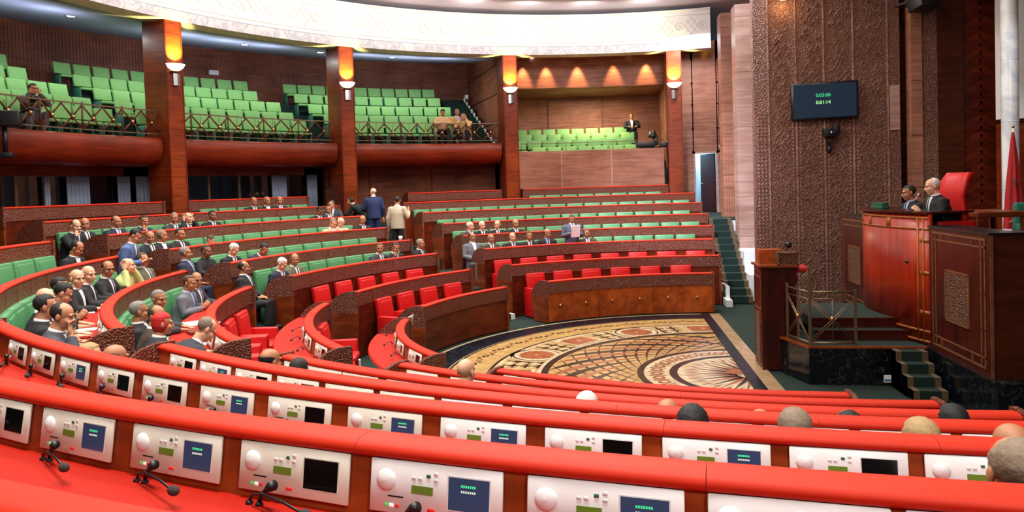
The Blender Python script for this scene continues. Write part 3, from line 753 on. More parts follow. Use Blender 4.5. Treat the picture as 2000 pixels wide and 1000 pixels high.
row_consoles(2, [239.2, 241.42, 243.87], 2.9, 270.5, (1,), 252)
row_consoles(1, [241.76, 245.47, 249.26], 3.7, 270.5, (2,), 250)
row_consoles(0, [244.5], 4.2, 268, (2,), 250)
for k, n, p_ in ((0, 5, .66), (1, 6, .66), (2, 6, .56), (3, 3, .56)):
    st = math.degrees(p_ / RS[k]); a = [224.3, 225, 227.3, 227.5][k] - st * .75
    for i in range(n):
        place_console(C3, RS, ZW, k, a, (0, 0), 'console with dark screen, %s from the carved end, %s row of the left block' % (ORD[i], ROWW[k]), 'consoles in the left block'); a -= st

# ------------------------------------------------------------------ gooseneck microphones
def make_mic(long_):
    e = empty('microphone')
    MB().lathe([(.001, 0), (.013, 0), (.013, .006), (.009, .012), (.001, .012)], (0, 0, 0), 0, 12).build('base', BLACK, e)
    if long_:
        P = [(0, 0, .01), (.02, -.01, .035), (.08, -.03, .055), (.20, -.07, .06), (.29, -.10, .055)]
        MB().tube(P, .0045, 0, 7).build('gooseneck', BLACK, e)
        MB().ball((.305, -.105, .055), (.024, .017, .017), 0, 12, 8).build('foam_windshield', plain('grey_foam', srgb(60, 46, 44), .9, var=.2, scale=80) if 'grey_foam' not in MATS else MATS['grey_foam'], e)
    else:
        MB().tube([(0, 0, .01), (.012, -.004, .035), (.04, -.012, .06)], [.006, .007, .008], 0, 8).build('gooseneck', BLACK, e)
        MB().tube([(.04, -.012, .06), (.062, -.016, .076), (.078, -.02, .084)], [.009, .016, .017], 0, 10).build('capsule', BLACK, e)
    return e
MICL, MICS = make_mic(True), make_mic(False); mused = set()
def place_mic(c, R, Z, k, a, long_, label, grp):
    src = MICL if long_ else MICS
    e = src if long_ not in mused else copy_tree(src); mused.add(long_)
    e.location = rad_at(c, R[k] + .165, a, Z[k] - .228); e.rotation_euler = (0, 0, RAD(a) + PI / 2); tag(e, label, 'microphone', grp)
for k, lst in ((5, L6[:6]), (4, L5[:8])):
    for i, a in enumerate(lst):
        w_ = '%s from the left in the %s row of the near block' % (ORD[i], ROWW[k])
        place_mic(C4, RN, ZN, k, a + math.degrees(.115 / RN[k]), False, 'stubby black microphone, ' + w_, 'short desk microphones')
        place_mic(C4, RN, ZN, k, a + math.degrees(.075 / RN[k]), True, 'long gooseneck microphone, ' + w_, 'long desk microphones')
for k, p_, aa in ((0, .66, 224.3), (1, .66, 225)):
    st = math.degrees(p_ / RS[k])
    for i in range(4):
        place_mic(C3, RS, ZW, k, aa - st * (.9 + i), True, 'thin microphone on the empty red desk, %s from the carved end, %s row, left block' % (ORD[i], ROWW[k]), 'microphones on the empty red desks')

# ------------------------------------------------------------------ seats behind the desks
def make_seat(name, mat, w_, hb, arms, dark):
    e = empty(name)                                          # origin on the floor, back plane at +y, sitter looks to -y
    M = Matrix.Translation((0, -.045, .44)) @ Matrix.Rotation(RAD(-9), 4, 'X')
    MB().rbox((-w_ / 2, -.06, 0), (w_ / 2, .05, hb), .035, 0, M).rbox((-w_ / 2 + .05, -.072, .07), (w_ / 2 - .05, -.04, hb - .06), .015, 0, M).build('backrest', mat, e)
    MB().rbox((-w_ / 2, -.50, .36), (w_ / 2, -.07, .47), .04).build('cushion', mat, e)
    MB().rbox((-w_ / 2 + .03, -.45, 0), (w_ / 2 - .03, -.06, .37), .01, seg=1).build('base', dark, e)
    if arms:
        for s in (-1, 1): MB().rbox((s * (w_ / 2 + .045) - .045, -.46, 0), (s * (w_ / 2 + .045) + .045, -.04, .64), .02).build('armrest', mat, e)
    return e
GSEAT = make_seat('padded_chair', GREENL, .50, .545, False, GREEND)
RSEAT = make_seat('armchair', REDF, .48, .50, True, REDF)
su = set()
def place_seat(src, c, R, Z, k, a, label, cat, grp):
    e = src if src.name not in su else copy_tree(src); su.add(src.name)
    e.location = rad_at(c, R[k + 1] - .075, a, max(0, Z[k] - .93)); e.rotation_euler = (0, 0, RAD(a) - PI / 2)
    tag(e, label, cat, grp)
def seat_row(blk, k, c, R, Z, a0, a1):
    red = k < 2; pitch = .70 if red else .535
    n = int((RAD(a1 - a0) * (R[k + 1] - .2)) / pitch + .01); st = math.degrees(pitch / (R[k + 1] - .2)); a = (a0 + a1) / 2 - st * (n - 1) / 2
    for i in range(n):
        col = 'red padded armchair' if red else 'green padded bench seat'
        place_seat(RSEAT if red else GSEAT, c, R, Z, k, a + st * i, '%s, %s from the %s end, %s row of the %s' % (col, ORD[i], 'right' if blk != 'left' else 'far', ROWW[k], BLK[blk]),
                   'armchair' if red else 'seat', '%s seats behind the %s desk row of the %s' % ('red' if red else 'green', ROWW[k], BLK[blk])); 
for k in range(7): seat_row('far', k, C0, RW, ZW, xang(XE[min(k, 6)] + .0, RW[k]) + .6 if k < 6 else 91.2, 130.4 if k < 6 else 111.2)
for k in range(7): seat_row('mid', k, C0, RW, ZW, 141.6, [169.5, 172.5, 174, 176.4, 178, 178.4, 157.5][k])
for k in range(5): seat_row('left', k, C3, RS, ZW, [185, 185.3, 186, 186, 186.4][k], [223.5, 224.5, 227, 227, 222][k])
# ------------------------------------------------------------------ dais
m = MB().prism([(.66, -.47), (2.2, -.47), (2.2, -2.3), (8.8, -2.3), (8.8, 3.5), (2.2, 3.5), (.75, 1.3), (.43, .2)], -.02, .50, 0)
m.prism([(.64, -.49), (2.18, -.49), (2.18, -.44), (.70, -.42), (.50, .22), (.41, .2)], .50, .525, 1)
struct(m.build('floor_dais', [BMARB, W_END]))
struct(MB().prism([(.72, -.42), (2.4, -.42), (2.4, 3.4), (2.25, 3.4), (.85, 1.3), (.55, .25)], .50, .52, 0).build('floor', CARPET))
m = MB()
for i in range(4):
    y0 = -1.25 + .195 * i; zt = .125 * (i + 1)
    m.box((1.72, y0, -.02), (2.12, -.48, zt), 0)
    for x0_, x1_ in ((1.72, 1.79), (2.05, 2.12)): m.box((x0_, y0 - .008, zt - .125), (x1_, y0 + .19, zt + .004), 1)
struct(m.build('stair', [CARPET, CARPB]))
m = MB()
for y0, zt in ((-.02, .66), (.22, .80)):
    m.box((.86, y0, .5), (2.3, 1.6, zt), 0); m.box((.86, y0 - .012, zt - .14), (2.3, y0 + .012, zt - .004), 1); m.box((.86, y0 - .02, zt - .02), (2.3, y0 + .03, zt + .003), 1)
struct(m.build('stair', [CARPET, W_MAH]))
o = MB().box((1.63, -.486, -.0), (1.72, -.47, .1), 0); o = o.build('notice', PAPER); o.location = (0, 0, .03)
tag(o, 'small white notice on the black marble base beside the carpeted steps', 'notice')
MB().box((1.635, -.489, .015), (1.715, -.486, .045)).build('blue_band', plain('notice_blue', srgb(60, 120, 180), .6), o)

# ------------------------------------------------------------------ rostrum
ro = empty('rostrum', (2.25, .75, .5)); tag(ro, 'tall red-brown presiding rostrum with bowed front and inlaid panels, standing on the black marble dais', 'rostrum')
OFF = Vector((-2.25, -.75, -.5))
def rp(m, n, mats, par=None):
    m.v = [tuple(Vector(v) + OFF) for v in m.v]; return m.build(n, mats, par or ro)
cp = [(2.25, -.42), (2.12, -.06), (2.02, .32), (1.95, .7), (1.93, 1.0), (1.96, 1.3), (2.07, 1.66), (2.25, 1.95)]
def spl(P, n=28):
    out = []
    for i in range(n + 1):
        t = i / n * (len(P) - 1); k = min(int(t), len(P) - 2); f = t - k
        p0, p1, p2, p3 = [Vector(P[min(max(k + q, 0), len(P) - 1)]) for q in (-1, 0, 1, 2)]
        out.append(.5 * ((2 * p1) + (p2 - p0) * f + (2 * p0 - 5 * p1 + 4 * p2 - p3) * f * f + (3 * p1 - p0 - 3 * p2 + p3) * f ** 3))
    return out
CP = spl(cp)
def curve_wall(m, pts, z0, z1, th, mi=0, smooth=True):
    n = len(pts); V = []
    for i, p in enumerate(pts):
        d = (Vector(pts[min(i + 1, n - 1)]) - Vector(pts[max(i - 1, 0)])).normalized(); nn = Vector((-d.y, d.x))
        q = Vector(p) - nn * th
        V += [(p[0], p[1], z0), (p[0], p[1], z1), (q.x, q.y, z1), (q.x, q.y, z0)]
    Fs = []
    for i in range(n - 1):
        for j in range(4): Fs.append((4 * i + j, 4 * i + (j + 1) % 4, 4 * i + 4 + (j + 1) % 4, 4 * i + 4 + j))
    Fs += [(0, 1, 2, 3), (4 * n - 1, 4 * n - 2, 4 * n - 3, 4 * n - 4)]
    m.add(V, Fs, mi, smooth)
m = MB(); curve_wall(m, CP, .5, 2.34, .06, 0); bf = rp(m, 'bowed_front', W_RED)
def off_in(pts, d):
    n = len(pts); out = []
    for i, p in enumerate(pts):
        t = (Vector(pts[min(i + 1, n - 1)]) - Vector(pts[max(i - 1, 0)])).normalized(); out.append(Vector(p) + Vector((-t.y, t.x)) * d)
    return out
O2 = off_in(CP, .006)
m = MB()
for za, zb in ((2.27, 2.30), (2.12, 2.15), (.56, .59), (.70, .73)): curve_wall(m, O2, za, zb, .008)
for i0 in (1, 25): 
    for q in (0, 2): curve_wall(m, O2[i0 + q if i0 + q < 28 else 27:][:2] if False else [O2[i0] + (O2[i0 + 1] - O2[i0]) * (.25 + .5 * q), O2[i0] + (O2[i0 + 1] - O2[i0]) * (.55 + .5 * q)], .58, 2.28, .008)
for i0 in (8, 14, 20):
    curve_wall(m, O2[i0:i0 + 2], 2.14, 2.28, .008)
for z_ in (.95, 1.5, 1.95): curve_wall(m, O2[0:3], z_, z_ + .05, .008)
rp(m, 'inlay_bands', INLAY2, bf)
m = MB(); curve_wall(m, off_in(CP, .03), 2.34, 2.37, .75, 0, False); rp(m, 'bowed_top', W_MAH)
for s, (ya, yb) in enumerate(((-2.04, -.42), (1.95, 3.45))):
    m = MB().box((2.25, ya, .5), (2.31, yb, 2.165)); wp = rp(m, 'wing_panel', W_MAH)
    m = MB()
    for za, zb in ((2.09, 2.115), (2.0, 2.02), (.58, .605), (.70, .72)): m.box((2.243, ya + .10, za), (2.25, yb - .10, zb))
    for yy in (ya + .10, ya + .19, yb - .12, yb - .21):
        z = .62
        while z < 2.0: m.box((2.243, yy, z), (2.25, yy + .022, min(z + .40, 2.09))); z += .42
    for yy in (ya + .4, yb - .4):
        for q in (0, .04): m.box((2.243, yy + q, 2.02), (2.25, yy + q + .012, 2.09)); m.box((2.243, yy + q, .605), (2.25, yy + q + .012, .70))
    rp(m, 'inlay_frame', INLAY, wp)
    yc = (ya + yb) / 2
    m = MB().box((2.238, yc - .30, 1.0), (2.25, yc + .30, 1.62), 0)
    for y0, y1, z0, z1 in ((yc - .32, yc + .32, 1.62, 1.645), (yc - .32, yc + .32, .975, 1.0), (yc - .325, yc - .30, .975, 1.645), (yc + .30, yc + .325, .975, 1.645)): m.box((2.234, y0, z0), (2.25, y1, z1), 1)
    rp(m, 'carved_square', [CARVE_S, INLAY], wp)
    m = MB().box((2.23, ya - .015, 2.165), (2.62, yb, 2.19)); rp(m, 'wing_top', plain('black_desk_top', srgb(24, 22, 26), .25) if 'black_desk_top' not in MATS else MATS['black_desk_top'])
m = MB().box((2.31, -2.04, .5), (8.7, -1.98, 2.165)); m.box((2.25, -2.05, .5), (2.285, -2.03, 2.165), 1); rp(m, 'end_panel', [W_BROWN, INLAY])
m = MB().box((2.62, -2.055, 2.165), (8.7, -1.7, 2.19)); rp(m, 'wing_top', MATS['black_desk_top'])
struct(MB().box((2.45, -1.9, .5), (8.7, 3.4, 1.57)).build('floor_rostrum', CARPET))

# things on and behind the rostrum
o = MB().rbox((-.06, -.16, 0), (.06, .16, .055), .008).rbox((-.05, -.15, .055), (.05, .15, .10), .006).build('folder', plain('green_folder', srgb(28, 84, 58), .5)); o.location = (2.13, 1.05, 2.37); o.rotation_euler = (0, 0, .2)
tag(o, 'stack of dark green folders lying on the rostrum top', 'folder')
e = empty('microphone', (2.45, .55, 2.37)); tag(e, 'silver gooseneck microphone standing on the rostrum in front of the presiding man', 'microphone')
MB().lathe([(.001, 0), (.05, 0), (.05, .02), (.015, .03), (.001, .03)], (0, 0, 0), 0, 14).build('base', BRONZ2, e)
MB().tube([(0, 0, .02), (-.01, 0, .14), (.03, -.02, .20)], .008).build('gooseneck', STEEL, e); MB().ball((.045, -.03, .215), (.028, .022, .022)).build('foam_windshield', STEEL, e)
e = empty('high_back_chair', (2.80, .14, 1.57), RAD(8)); tag(e, 'red high-backed presiding chair with curved sides behind the man at the rostrum', 'armchair')
pts = [(0, 0, .40), (.03, 0, .7), (.0, 0, 1.0), (.05, 0, 1.22), (.12, 0, 1.33)]
m = MB()
V = []; Fs = []
for i, (x, y, z) in enumerate(pts):
    w_ = (.25, .26, .25, .27, .24)[i]
    for q in range(7):
        t = -1 + q / 3; V.append((x - .07 * t * t, t * w_, z)); 
    for q in range(7):
        t = 1 - q / 3; V.append((x + .09 - .07 * t * t, t * w_, z))
for i in range(4):
    for q in range(14): Fs.append((14 * i + q, 14 * i + (q + 1) % 14, 14 * i + 14 + (q + 1) % 14, 14 * i + 14 + q))
Fs += [tuple(range(14))[::-1], tuple(range(56, 70))]
m.add(V, Fs, 0, True); m.build('backrest', REDF, e)
MB().rbox((-.5, -.27, .34), (.06, .27, .48), .05).build('cushion', REDF, e)
for s in (-1, 1): MB().rbox((-.42, s * .30 - .04, .30), (.1, s * .30 + .04, .66), .03).build('armrest', REDF, e)
MB().lathe([(.001, 0), (.26, 0), (.24, .05), (.05, .08), (.05, .35), (.001, .35)], (-.2, 0, 0), 0, 16).build('pedestal', BLACK, e)
e = empty('side_table', (3.55, .9, 1.57)); tag(e, 'low brown wooden table behind the presiding chair', 'table')
MB().rbox((-.32, -.5, .66), (.36, .5, .74), .01).build('top', W_END, e)
for x_ in (-.28, .30):
    for y_ in (-.45, .45): MB().box((x_ - .03, y_ - .03, 0), (x_ + .03, y_ + .03, .67)).build('leg', W_END, e)
e = empty('marble_column', (5.66, 4.5, 1.45)); tag(e, 'round white veined marble column beside the red flag', 'column')
m = MB().lathe([(.145, .28), (.148, 5.6)], (0, 0, 0), 0, 28)
for z in (1.1, 2.4, 3.6, 4.1): m.lathe([(.147, z), (.150, z + .004), (.150, z + .014), (.147, z + .018)], (0, 0, 0), 0, 28)
m.build('shaft', WMARB, e)
MB().lathe([(.145, 5.2), (.19, 5.22), (.19, 5.3), (.17, 5.34), (.17, 5.9), (.22, 5.95), (.22, 6.1), (.001, 6.1)], (0, 0, 0), 0, 28).build('capital', WMARB, e)
MB().lathe([(.001, 0), (.24, 0), (.24, .1), (.20, .14), (.21, .2), (.16, .26), (.146, .3)], (0, 0, 0), 0, 28).build('base', WMARB, e)
o = MB().box((6.02, 5.6, 3.98), (8.7, 5.8, 8.5)).build('wall_white', PLASTER); struct(o)
m = MB().box((6.02, 5.6, 1.4), (8.7, 5.8, 3.9), 0); m.box((6.0, 5.58, 3.9), (8.7, 5.8, 3.98), 1); struct(m.build('wall_wood', [W_COL, W_MAH]))
e = empty('flag', (5.15, 3.4, 1.57)); tag(e, 'red national flag with a green star, furled on a pale pole beside the marble column', 'flag')
MB().tube([(0, 0, 0), (.02, 0, 2.1)], .014).build('pole', plain('pole_paint', srgb(216, 200, 170), .4), e)
MB().ball((.02, 0, 2.13), (.022, .022, .04)).build('finial', BRASS, e)
MB().lathe([(.001, 0), (.14, 0), (.14, .03), (.03, .06), (.001, .06)], (0, 0, 0), 0, 16).build('foot', BRASS, e)
m = MB(); V = []; Fs = []; nn = 40
for i in range(13):
    t = i / 12; z = 2.03 - 1.75 * t; r = .02 + .145 * t ** .8
    for k in range(nn):
        a = 2 * PI * k / nn; rr = r * (1 + .16 * math.sin(7 * a + 1.3 * t) * min(1, t * 2))
        V.append((.015 + .02 * t + rr * math.cos(a), rr * .8 * math.sin(a), z))
for i in range(12):
    for k in range(nn): Fs.append((i * nn + k, i * nn + (k + 1) % nn, (i + 1) * nn + (k + 1) % nn, (i + 1) * nn + k))
m.add(V, Fs, 0, True).build('cloth', FLAGR, e)
sp = [Vector((-.02 + .055 * math.cos(RAD(90 + 144 * i)), -.13, 1.12 + .075 * math.sin(RAD(90 + 144 * i)))) for i in range(6)]
MB().tube(sp, .008, 0, 6).build('star', FLAGG, e)
MB().tube([(.16, -.03, .75), (.06, -.13, .72), (.02, -.14, .66), (.10, -.13, .60), (.04, -.14, .5), (-.10, -.10, .40)], .013, 0, 6).build('fringe', FRINGE, e)
e = empty('armchair', (4.95, 2.1, 1.57)); tag(e, 'dark green armchair at the right edge behind the flag foot', 'armchair')
MB().rbox((-.3, .2, .3), (.3, .32, .80), .05).build('backrest', GREEND, e); MB().rbox((-.3, -.3, .3), (.3, .22, .45), .04).build('cushion', GREEND, e); MB().box((-.26, -.26, 0), (.26, .28, .31)).build('base', BLACK, e)

# ------------------------------------------------------------------ lectern and brass railing at the dais
e = empty('lectern', (.43, .53, 0)); tag(e, 'tall dark wood speaker lectern with carved reading block, at the corner of the dais', 'lectern')
lb = MB().box((-.25, -.26, 0), (.26, .27, 1.56)).build('body', W_MAH, e)
m = MB()
for y_ in (-.25, .235): m.box((-.258, y_, .05), (-.25, y_ + .018, 1.4))
for z in (.05, .9, 1.39, 1.50): m.box((-.258, -.25, z), (-.25, .253, z + .018))
m.build('inlay_frame', INLAY, lb)
m = MB().box((-.262, -.15, .1), (-.25, .15, .86), 0); m.box((-.262, -.2, 1.57), (-.25, .2, 1.5), 0); m.build('carved_panel', CARVE_S, lb)
MB().box((-.29, -.30, 1.56), (.29, .30, 1.59)).build('top_slab', W_END, e)
MB().box((-.22, .0, 1.59), (.12, .27, 1.80)).build('reading_block', W_BURL, e)
m = MB().box((-.0, -.29, 1.59), (.28, -.0, 1.78), 0)
for z in (1.59, 1.765): m.box((-.01, -.298, z), (.29, -.29, z + .02), 1)
for x_ in (-.01, .27): m.box((x_, -.298, 1.59), (x_ + .02, -.29, 1.785), 1)
m.build('carved_block', [CARVE_S, INLAY], e)
MB().rbox((.29, -.16, 1.46), (.48, .2, 1.55), .03).build('red_pad', REDF, e)
MB().tube([(.20, -.2, 1.5), (.29, -.17, 1.34)], .02).build('pad_bracket', INLAY, e)
e2 = empty('microphone', (.62, .62, 1.59)); tag(e2, 'black microphone standing on the lectern top', 'microphone')
MB().tube([(0, 0, 0), (0, 0, .16), (.02, -.04, .25)], .012).build('gooseneck', BLACK, e2); MB().ball((.03, -.06, .28), (.045, .04, .05)).build('foam_windshield', BLACK, e2)
e = empty('railing', (.99, -.43, .525)); tag(e, 'dull brass railing with crossed bars and round bosses on the dais edge', 'railing')
def panel(p0, p1, nm):
    p0, p1 = Vector(p0), Vector(p1); h = .76; up = Vector((0, 0, 1)); d = (p1 - p0).normalized()
    for z, q in ((.04, 'bottom_rail'), (h, 'top_rail')): MB().tube([p0 + up * z, p1 + up * z], .014).build(q, BRONZ2, e)
    m = MB(); mid = (p0 + p1) / 2
    for o_ in (-.022, .022):
        for a, b in (((p0, .05), (p1, h - .1)), ((p0, h - .1), (p1, .05))): m.tube([a[0] + up * (a[1] + o_), b[0] + up * (b[1] + o_)], .008)
    m.tube([mid + up * .04, mid + up * (h - .1)], .007); m.tube([p0 + up * (h - .1), p1 + up * (h - .1)], .008)
    cb = m.build('crossed_bars', BRONZ2, e)
    MB().ball(mid + up * .385 + Vector((-.01, -.02, 0)), .032).build('boss', BRASS, cb)
panel((-.30, 0, 0), (.30, 0, 0), 'a'); panel((-.30, 0.0, 0), (-.47, .58, 0), 'b')
for x_, y_ in ((-.30, 0), (.30, 0), (-.385, .29), (-.47, .58)): MB().box((x_ - .016, y_ - .016, 0), (x_ + .016, y_ + .016, .79 if x_ > -.35 else .82)).build('post', BRONZ2, e)
MB().box((-.316, -.016, .79), (-.284, .016, 1.13)).build('post', BRONZ2, e)
m = MB()
for o_ in (-.02, .02): m.tube([(-.30, 0, 1.05 + o_), (-.42, .4, .74 + o_)], .009)
m.build('brace', BRONZ2, e)

# ------------------------------------------------------------------ things on the carved wall
def text_mesh(body, size, mat, name, parent, loc):
    cu = bpy.data.curves.new(name, 'FONT'); cu.body = body; cu.size = size; cu.align_x = 'CENTER'; cu.align_y = 'CENTER'; cu.extrude = .002
    t = bpy.data.objects.new(name + '_curve', cu); COL.objects.link(t)
    me = bpy.data.meshes.new_from_object(t.evaluated_get(bpy.context.evaluated_depsgraph_get())); bpy.data.objects.remove(t); bpy.data.curves.remove(cu)
    me.materials.clear(); me.materials.append(mat)
    o = bpy.data.objects.new(name, me); COL.objects.link(o); o.parent = parent; o.location = loc; o.rotation_euler = (PI / 2, 0, 0); return o
e = empty('monitor', (2.79, 6.36, 4.62), RAD(-4)); tag(e, 'black wall monitor showing two lines of timer digits, on the carved wood wall', 'monitor')
MB().rbox((-.70, -.03, -.415), (.70, .06, .415), .012, seg=1).build('frame', BLACK, e)
ms = MB().box((-.655, -.034, -.375), (.655, -.028, .375)).build('screen', plain('monitor_screen', srgb(30, 42, 56), .12, emit=srgb(40, 56, 72), estr=.35), e)
text_mesh('0:03:00', .105, TXTG, 'timer_text', ms, (-.03, -.036, .12)); text_mesh('0:01:14', .105, plain('text_pale_green', srgb(150, 240, 150), .4, emit=srgb(160, 245, 160), estr=1.0), 'timer_text', ms, (-.03, -.036, -.04))
MB().box((-.2, .06, -.2), (.2, .14, .2)).build('bracket', BLACK, e)
e = empty('camera_device', (2.92, 6.36, 3.9)); tag(e, 'small black camera on a bracket under the wall monitor', 'camera')
MB().rbox((-.17, -.10, -.10), (.10, .08, .09), .02).build('body', BLACK, e); MB().rbox((.04, -.12, -.03), (.17, .06, .16), .02).build('head', BLACK, e)
MB().ball((-.01, -.11, -.01), (.03, .012, .03)).build('lens', STEEL, e); MB().tube([(-.05, 0, -.1), (-.05, 0, -.3)], .02).build('stem', BLACK, e); MB().ball((-.04, 0, -.38), (.05, .05, .09)).build('mount', BLACK, e)
MB().box((-.07, .0, -.42), (.0, .12, -.2)).build('wall_plate', BLACK, e)
e = empty('spotlight', (1.95, 6.3, 6.98)); tag(e, 'lit warm spotlight at the top of the carved wall', 'spotlight')
MB().lathe([(.001, .12), (.08, .12), (.10, -.04), (.09, -.06)], (0, 0, 0), 0, 16).build('housing', BRONZE, e); MB().lathe([(.001, -.05), (.085, -.05), (.085, -.03), (.001, -.03)], (0, 0, 0), 0, 16).build('lens', BOWL, e)
MB().box((-.02, .05, .0), (.02, .2, .04)).build('bracket', BRONZE, e)
point('spot_lamp', (1.95, 6.22, 6.8), 12, (1, .7, .3), .06)
e = empty('loudspeaker', (4.62, 5.75, 6.62), RAD(20)); tag(e, 'black hanging loudspeaker at the top edge beside the carved strip', 'loudspeaker')
MB().rbox((-.24, -.2, -.25), (.24, .2, .6), .02, M=Matrix.Rotation(RAD(-12), 4, 'X')).build('cabinet', BLACK, e); MB().tube([(0, .1, .55), (0, .1, 1.7)], .015).build('hanger', BLACK, e); MB().box((-.2, .18, -.05), (.2, .6, .0)).build('wall_arm', BLACK, e)
e = empty('loudspeaker', (5.75, 5.9, 6.95)); tag(e, 'dark loudspeaker partly hidden above the marble column', 'loudspeaker')
MB().rbox((-.28, -.2, -.14), (.3, .2, .5), .02).build('cabinet', BLACK, e); MB().box((-.1, .15, .1), (.1, .56, .2)).build('wall_arm', BLACK, e)
# ------------------------------------------------------------------ gallery seats
def make_gseat(w_, hb):
    e = empty('theatre_chair')                                # origin under the back edge, sitter looks to -y, back top at .78
    M = Matrix.Translation((0, -.06, .78 - hb)) @ Matrix.Rotation(RAD(-14), 4, 'X')
    MB().rbox((-w_ / 2, -.04, 0), (w_ / 2, .04, hb), .018, 0, M, 2).build('backrest', GREENF, e)
    MB().rbox((-w_ / 2, -.40, .34), (w_ / 2, -.08, .41), .02, seg=2).build('cushion', GREENF, e)
    for s in (-1, 1): MB().rbox((s * w_ / 2 - .02 - (s > 0) * .0, -.34, 0), (s * w_ / 2 + .02, -.02, .40), .01, seg=1).build('side_panel', GREEND, e)
    return e
GS = make_gseat(.458, .32); gu = []
def place_g(R, a, z, label, grp):
    e = GS if not gu else copy_tree(GS); gu.append(1)
    e.location = rad_at(C0, R, a, z); e.rotation_euler = (0, 0, RAD(a) - PI / 2); tag(e, label, 'seat', grp)
BNAM = {'A': 'leftmost block of the gallery', 'B': 'middle block of the gallery', 'C': 'right block of the gallery'}
BL = {'A': ([162.0, 162.0, 162.2, 163.9, 163.9], [177] * 5), 'B': ([139.3, 139.3, 139.5, 140.9, 140.7], [159.7, 159.8, 159.9, 160.0, 160.2]), 'C': ([118.1, 118.0, 117.9, 118.4, 118.4], [135.5, 135.7, 136.3, 136.8, 136.9])}
for b, (L0, L1) in BL.items():
    for k in range(5):
        st = math.degrees(.515 / GR[k]); n = int((L1[k] - L0[k]) / st + .35); st = (L1[k] - L0[k]) / n
        for i in range(n):
            if b == 'A' and L0[k] + st * i > [176, 173.5, 171, 169.3, 167.6][k] + 1.5: continue
            place_g(GR[k] + .02, L0[k] + st * (i + .5), GZ[k] - .78, 'light green seat, %s from the right, %s, %s' % (ORD[i], ['front row', 'second row', 'third row', 'fourth row', 'top row'][k], BNAM[b]), 'seats of the ' + BNAM[b])
for k in range(4):
    a0 = 93.9; a1 = [111, 110.6, 110.2, 110][k]; st = math.degrees(.53 / SR[k]); n = int((a1 - a0) / st)
    for i in range(n):
        if k == 3 and i == 0: pass
        place_g(SR[k] + .02, a0 + st * (i + .5 + .35 * (k % 2)), SZ[k] - .78, 'bright green seat, %s from the right in the %s row of the small gallery' % (ORD[i], ['front', 'second', 'third', 'top'][k]), 'seats of the small gallery')

# ------------------------------------------------------------------ gallery railing of crossed bars with brass bosses
def railing(a0, a1, where):
    rr = 13.40; e = empty('gallery_railing', rad_at(C0, rr, (a0 + a1) / 2, 4.34)); off = -e.location
    tag(e, 'bronze crossed-bar railing, ' + where, 'railing', 'gallery railings')
    def put(m, n, mat): m.v = [tuple(Vector(v) + off) for v in m.v]; return m.build(n, mat, e)
    put(MB().sweep([(rr - .015, 4.96), (rr + .015, 4.96), (rr + .015, 4.99), (rr - .015, 4.99)], C0, a0, a1), 'top_rail', BRONZ2)
    put(MB().sweep([(rr - .012, 4.42), (rr + .012, 4.42), (rr + .012, 4.445), (rr - .012, 4.445)], C0, a0, a1), 'bottom_rail', BRONZ2)
    n = round((a1 - a0) / 2.27); st = (a1 - a0) / n; m = MB(); P = lambda a, z: rad_at(C0, rr, a, z)
    for i in range(n):
        b0, b1 = a0 + st * i, a0 + st * (i + 1); bc = (b0 + b1) / 2
        for p, q in (((b0, 4.95), (bc, 4.68)), ((bc, 4.68), (b1, 4.95)), ((b0, 4.44), (bc, 4.68)), ((bc, 4.68), (b1, 4.44))):
            for o_ in (-.018, .018): m.tube([P(p[0], p[1] + o_ * .8), P(q[0], q[1] + o_ * .8)], .011, 0, 5)
        m.tube([P(bc, 4.44), P(bc, 4.96)], .006, 0, 5)
        put(MB().ball(rad_at(C0, rr - .03, bc, 4.68), .042, 0, 10, 6), 'boss', BRASS)
    put(m, 'crossed_bars', BRONZE)
    for i in range(0, n + 1): 
        if i % 2 == 0: put(MB().tube([P(a0 + st * i, 4.34), P(a0 + st * i, 5.02)], .02, 0, 6), 'post', BRONZE)
railing(159.6, 176.8, 'left bay of the gallery, left of the leftmost column'); railing(137.8, 158.2, 'middle bay of the gallery'); railing(114.3, 135.2, 'right bay of the large gallery')
put = None
e = empty('gallery_handrail', rad_at(C0, 13.46, 101, 4.04)); tag(e, 'thin pale handrail along the front of the small gallery', 'railing')
m = MB().tube([rad_at(C0, 13.5, 91 + i, 4.30) - e.location for i in range(21)], .012, 0, 6); m.build('bar', BRONZ2, e)
for a in (91.2, 98, 104.6, 111): MB().tube([rad_at(C0, 13.5, a, 4.02) - e.location, rad_at(C0, 13.5, a, 4.30) - e.location], .012, 0, 6).build('post', BRONZ2, e)
# stair at the right end of the large gallery
m = MB()
for i in range(12):
    r = 14.0 + .33 * i; M = Matrix.Rotation(RAD(116.0), 4, 'Z'); m.box((r, -.42, 4.2), (18.3, .42, 4.38 + .17 * i), 0, M); m.box((r, -.46, 4.3 + .17 * i), (r + .09, -.40, 4.43 + .17 * i), 1, M)
struct(m.build('stair', [CARPET, WMARB]))
for a, z, n in ((143.3, 6.95, 'on the gallery back wall, left of the second column' ), (114.4, 6.35, 'on the end wall of the gallery')):
    o = MB().rbox((-.16, -.05, -.08), (.16, .05, .08), .015).build('wall_unit', CONSW); o.location = rad_at(C0, 18.3 if a > 120 else 17.6, a, z); o.rotation_euler = (0, 0, RAD(a) - (PI / 2 if a > 120 else 0)); tag(o, 'small white box ' + n, 'box')
o = MB().tube([rad_at(C0, 18.33, 143.6, 6.7), rad_at(C0, 18.33, 143.6, 5.4)], .025, 0, 8).build('wall_pipe', BRONZ2); tag(o, 'thin vertical pipe on the back wall of the large gallery', 'pipe')
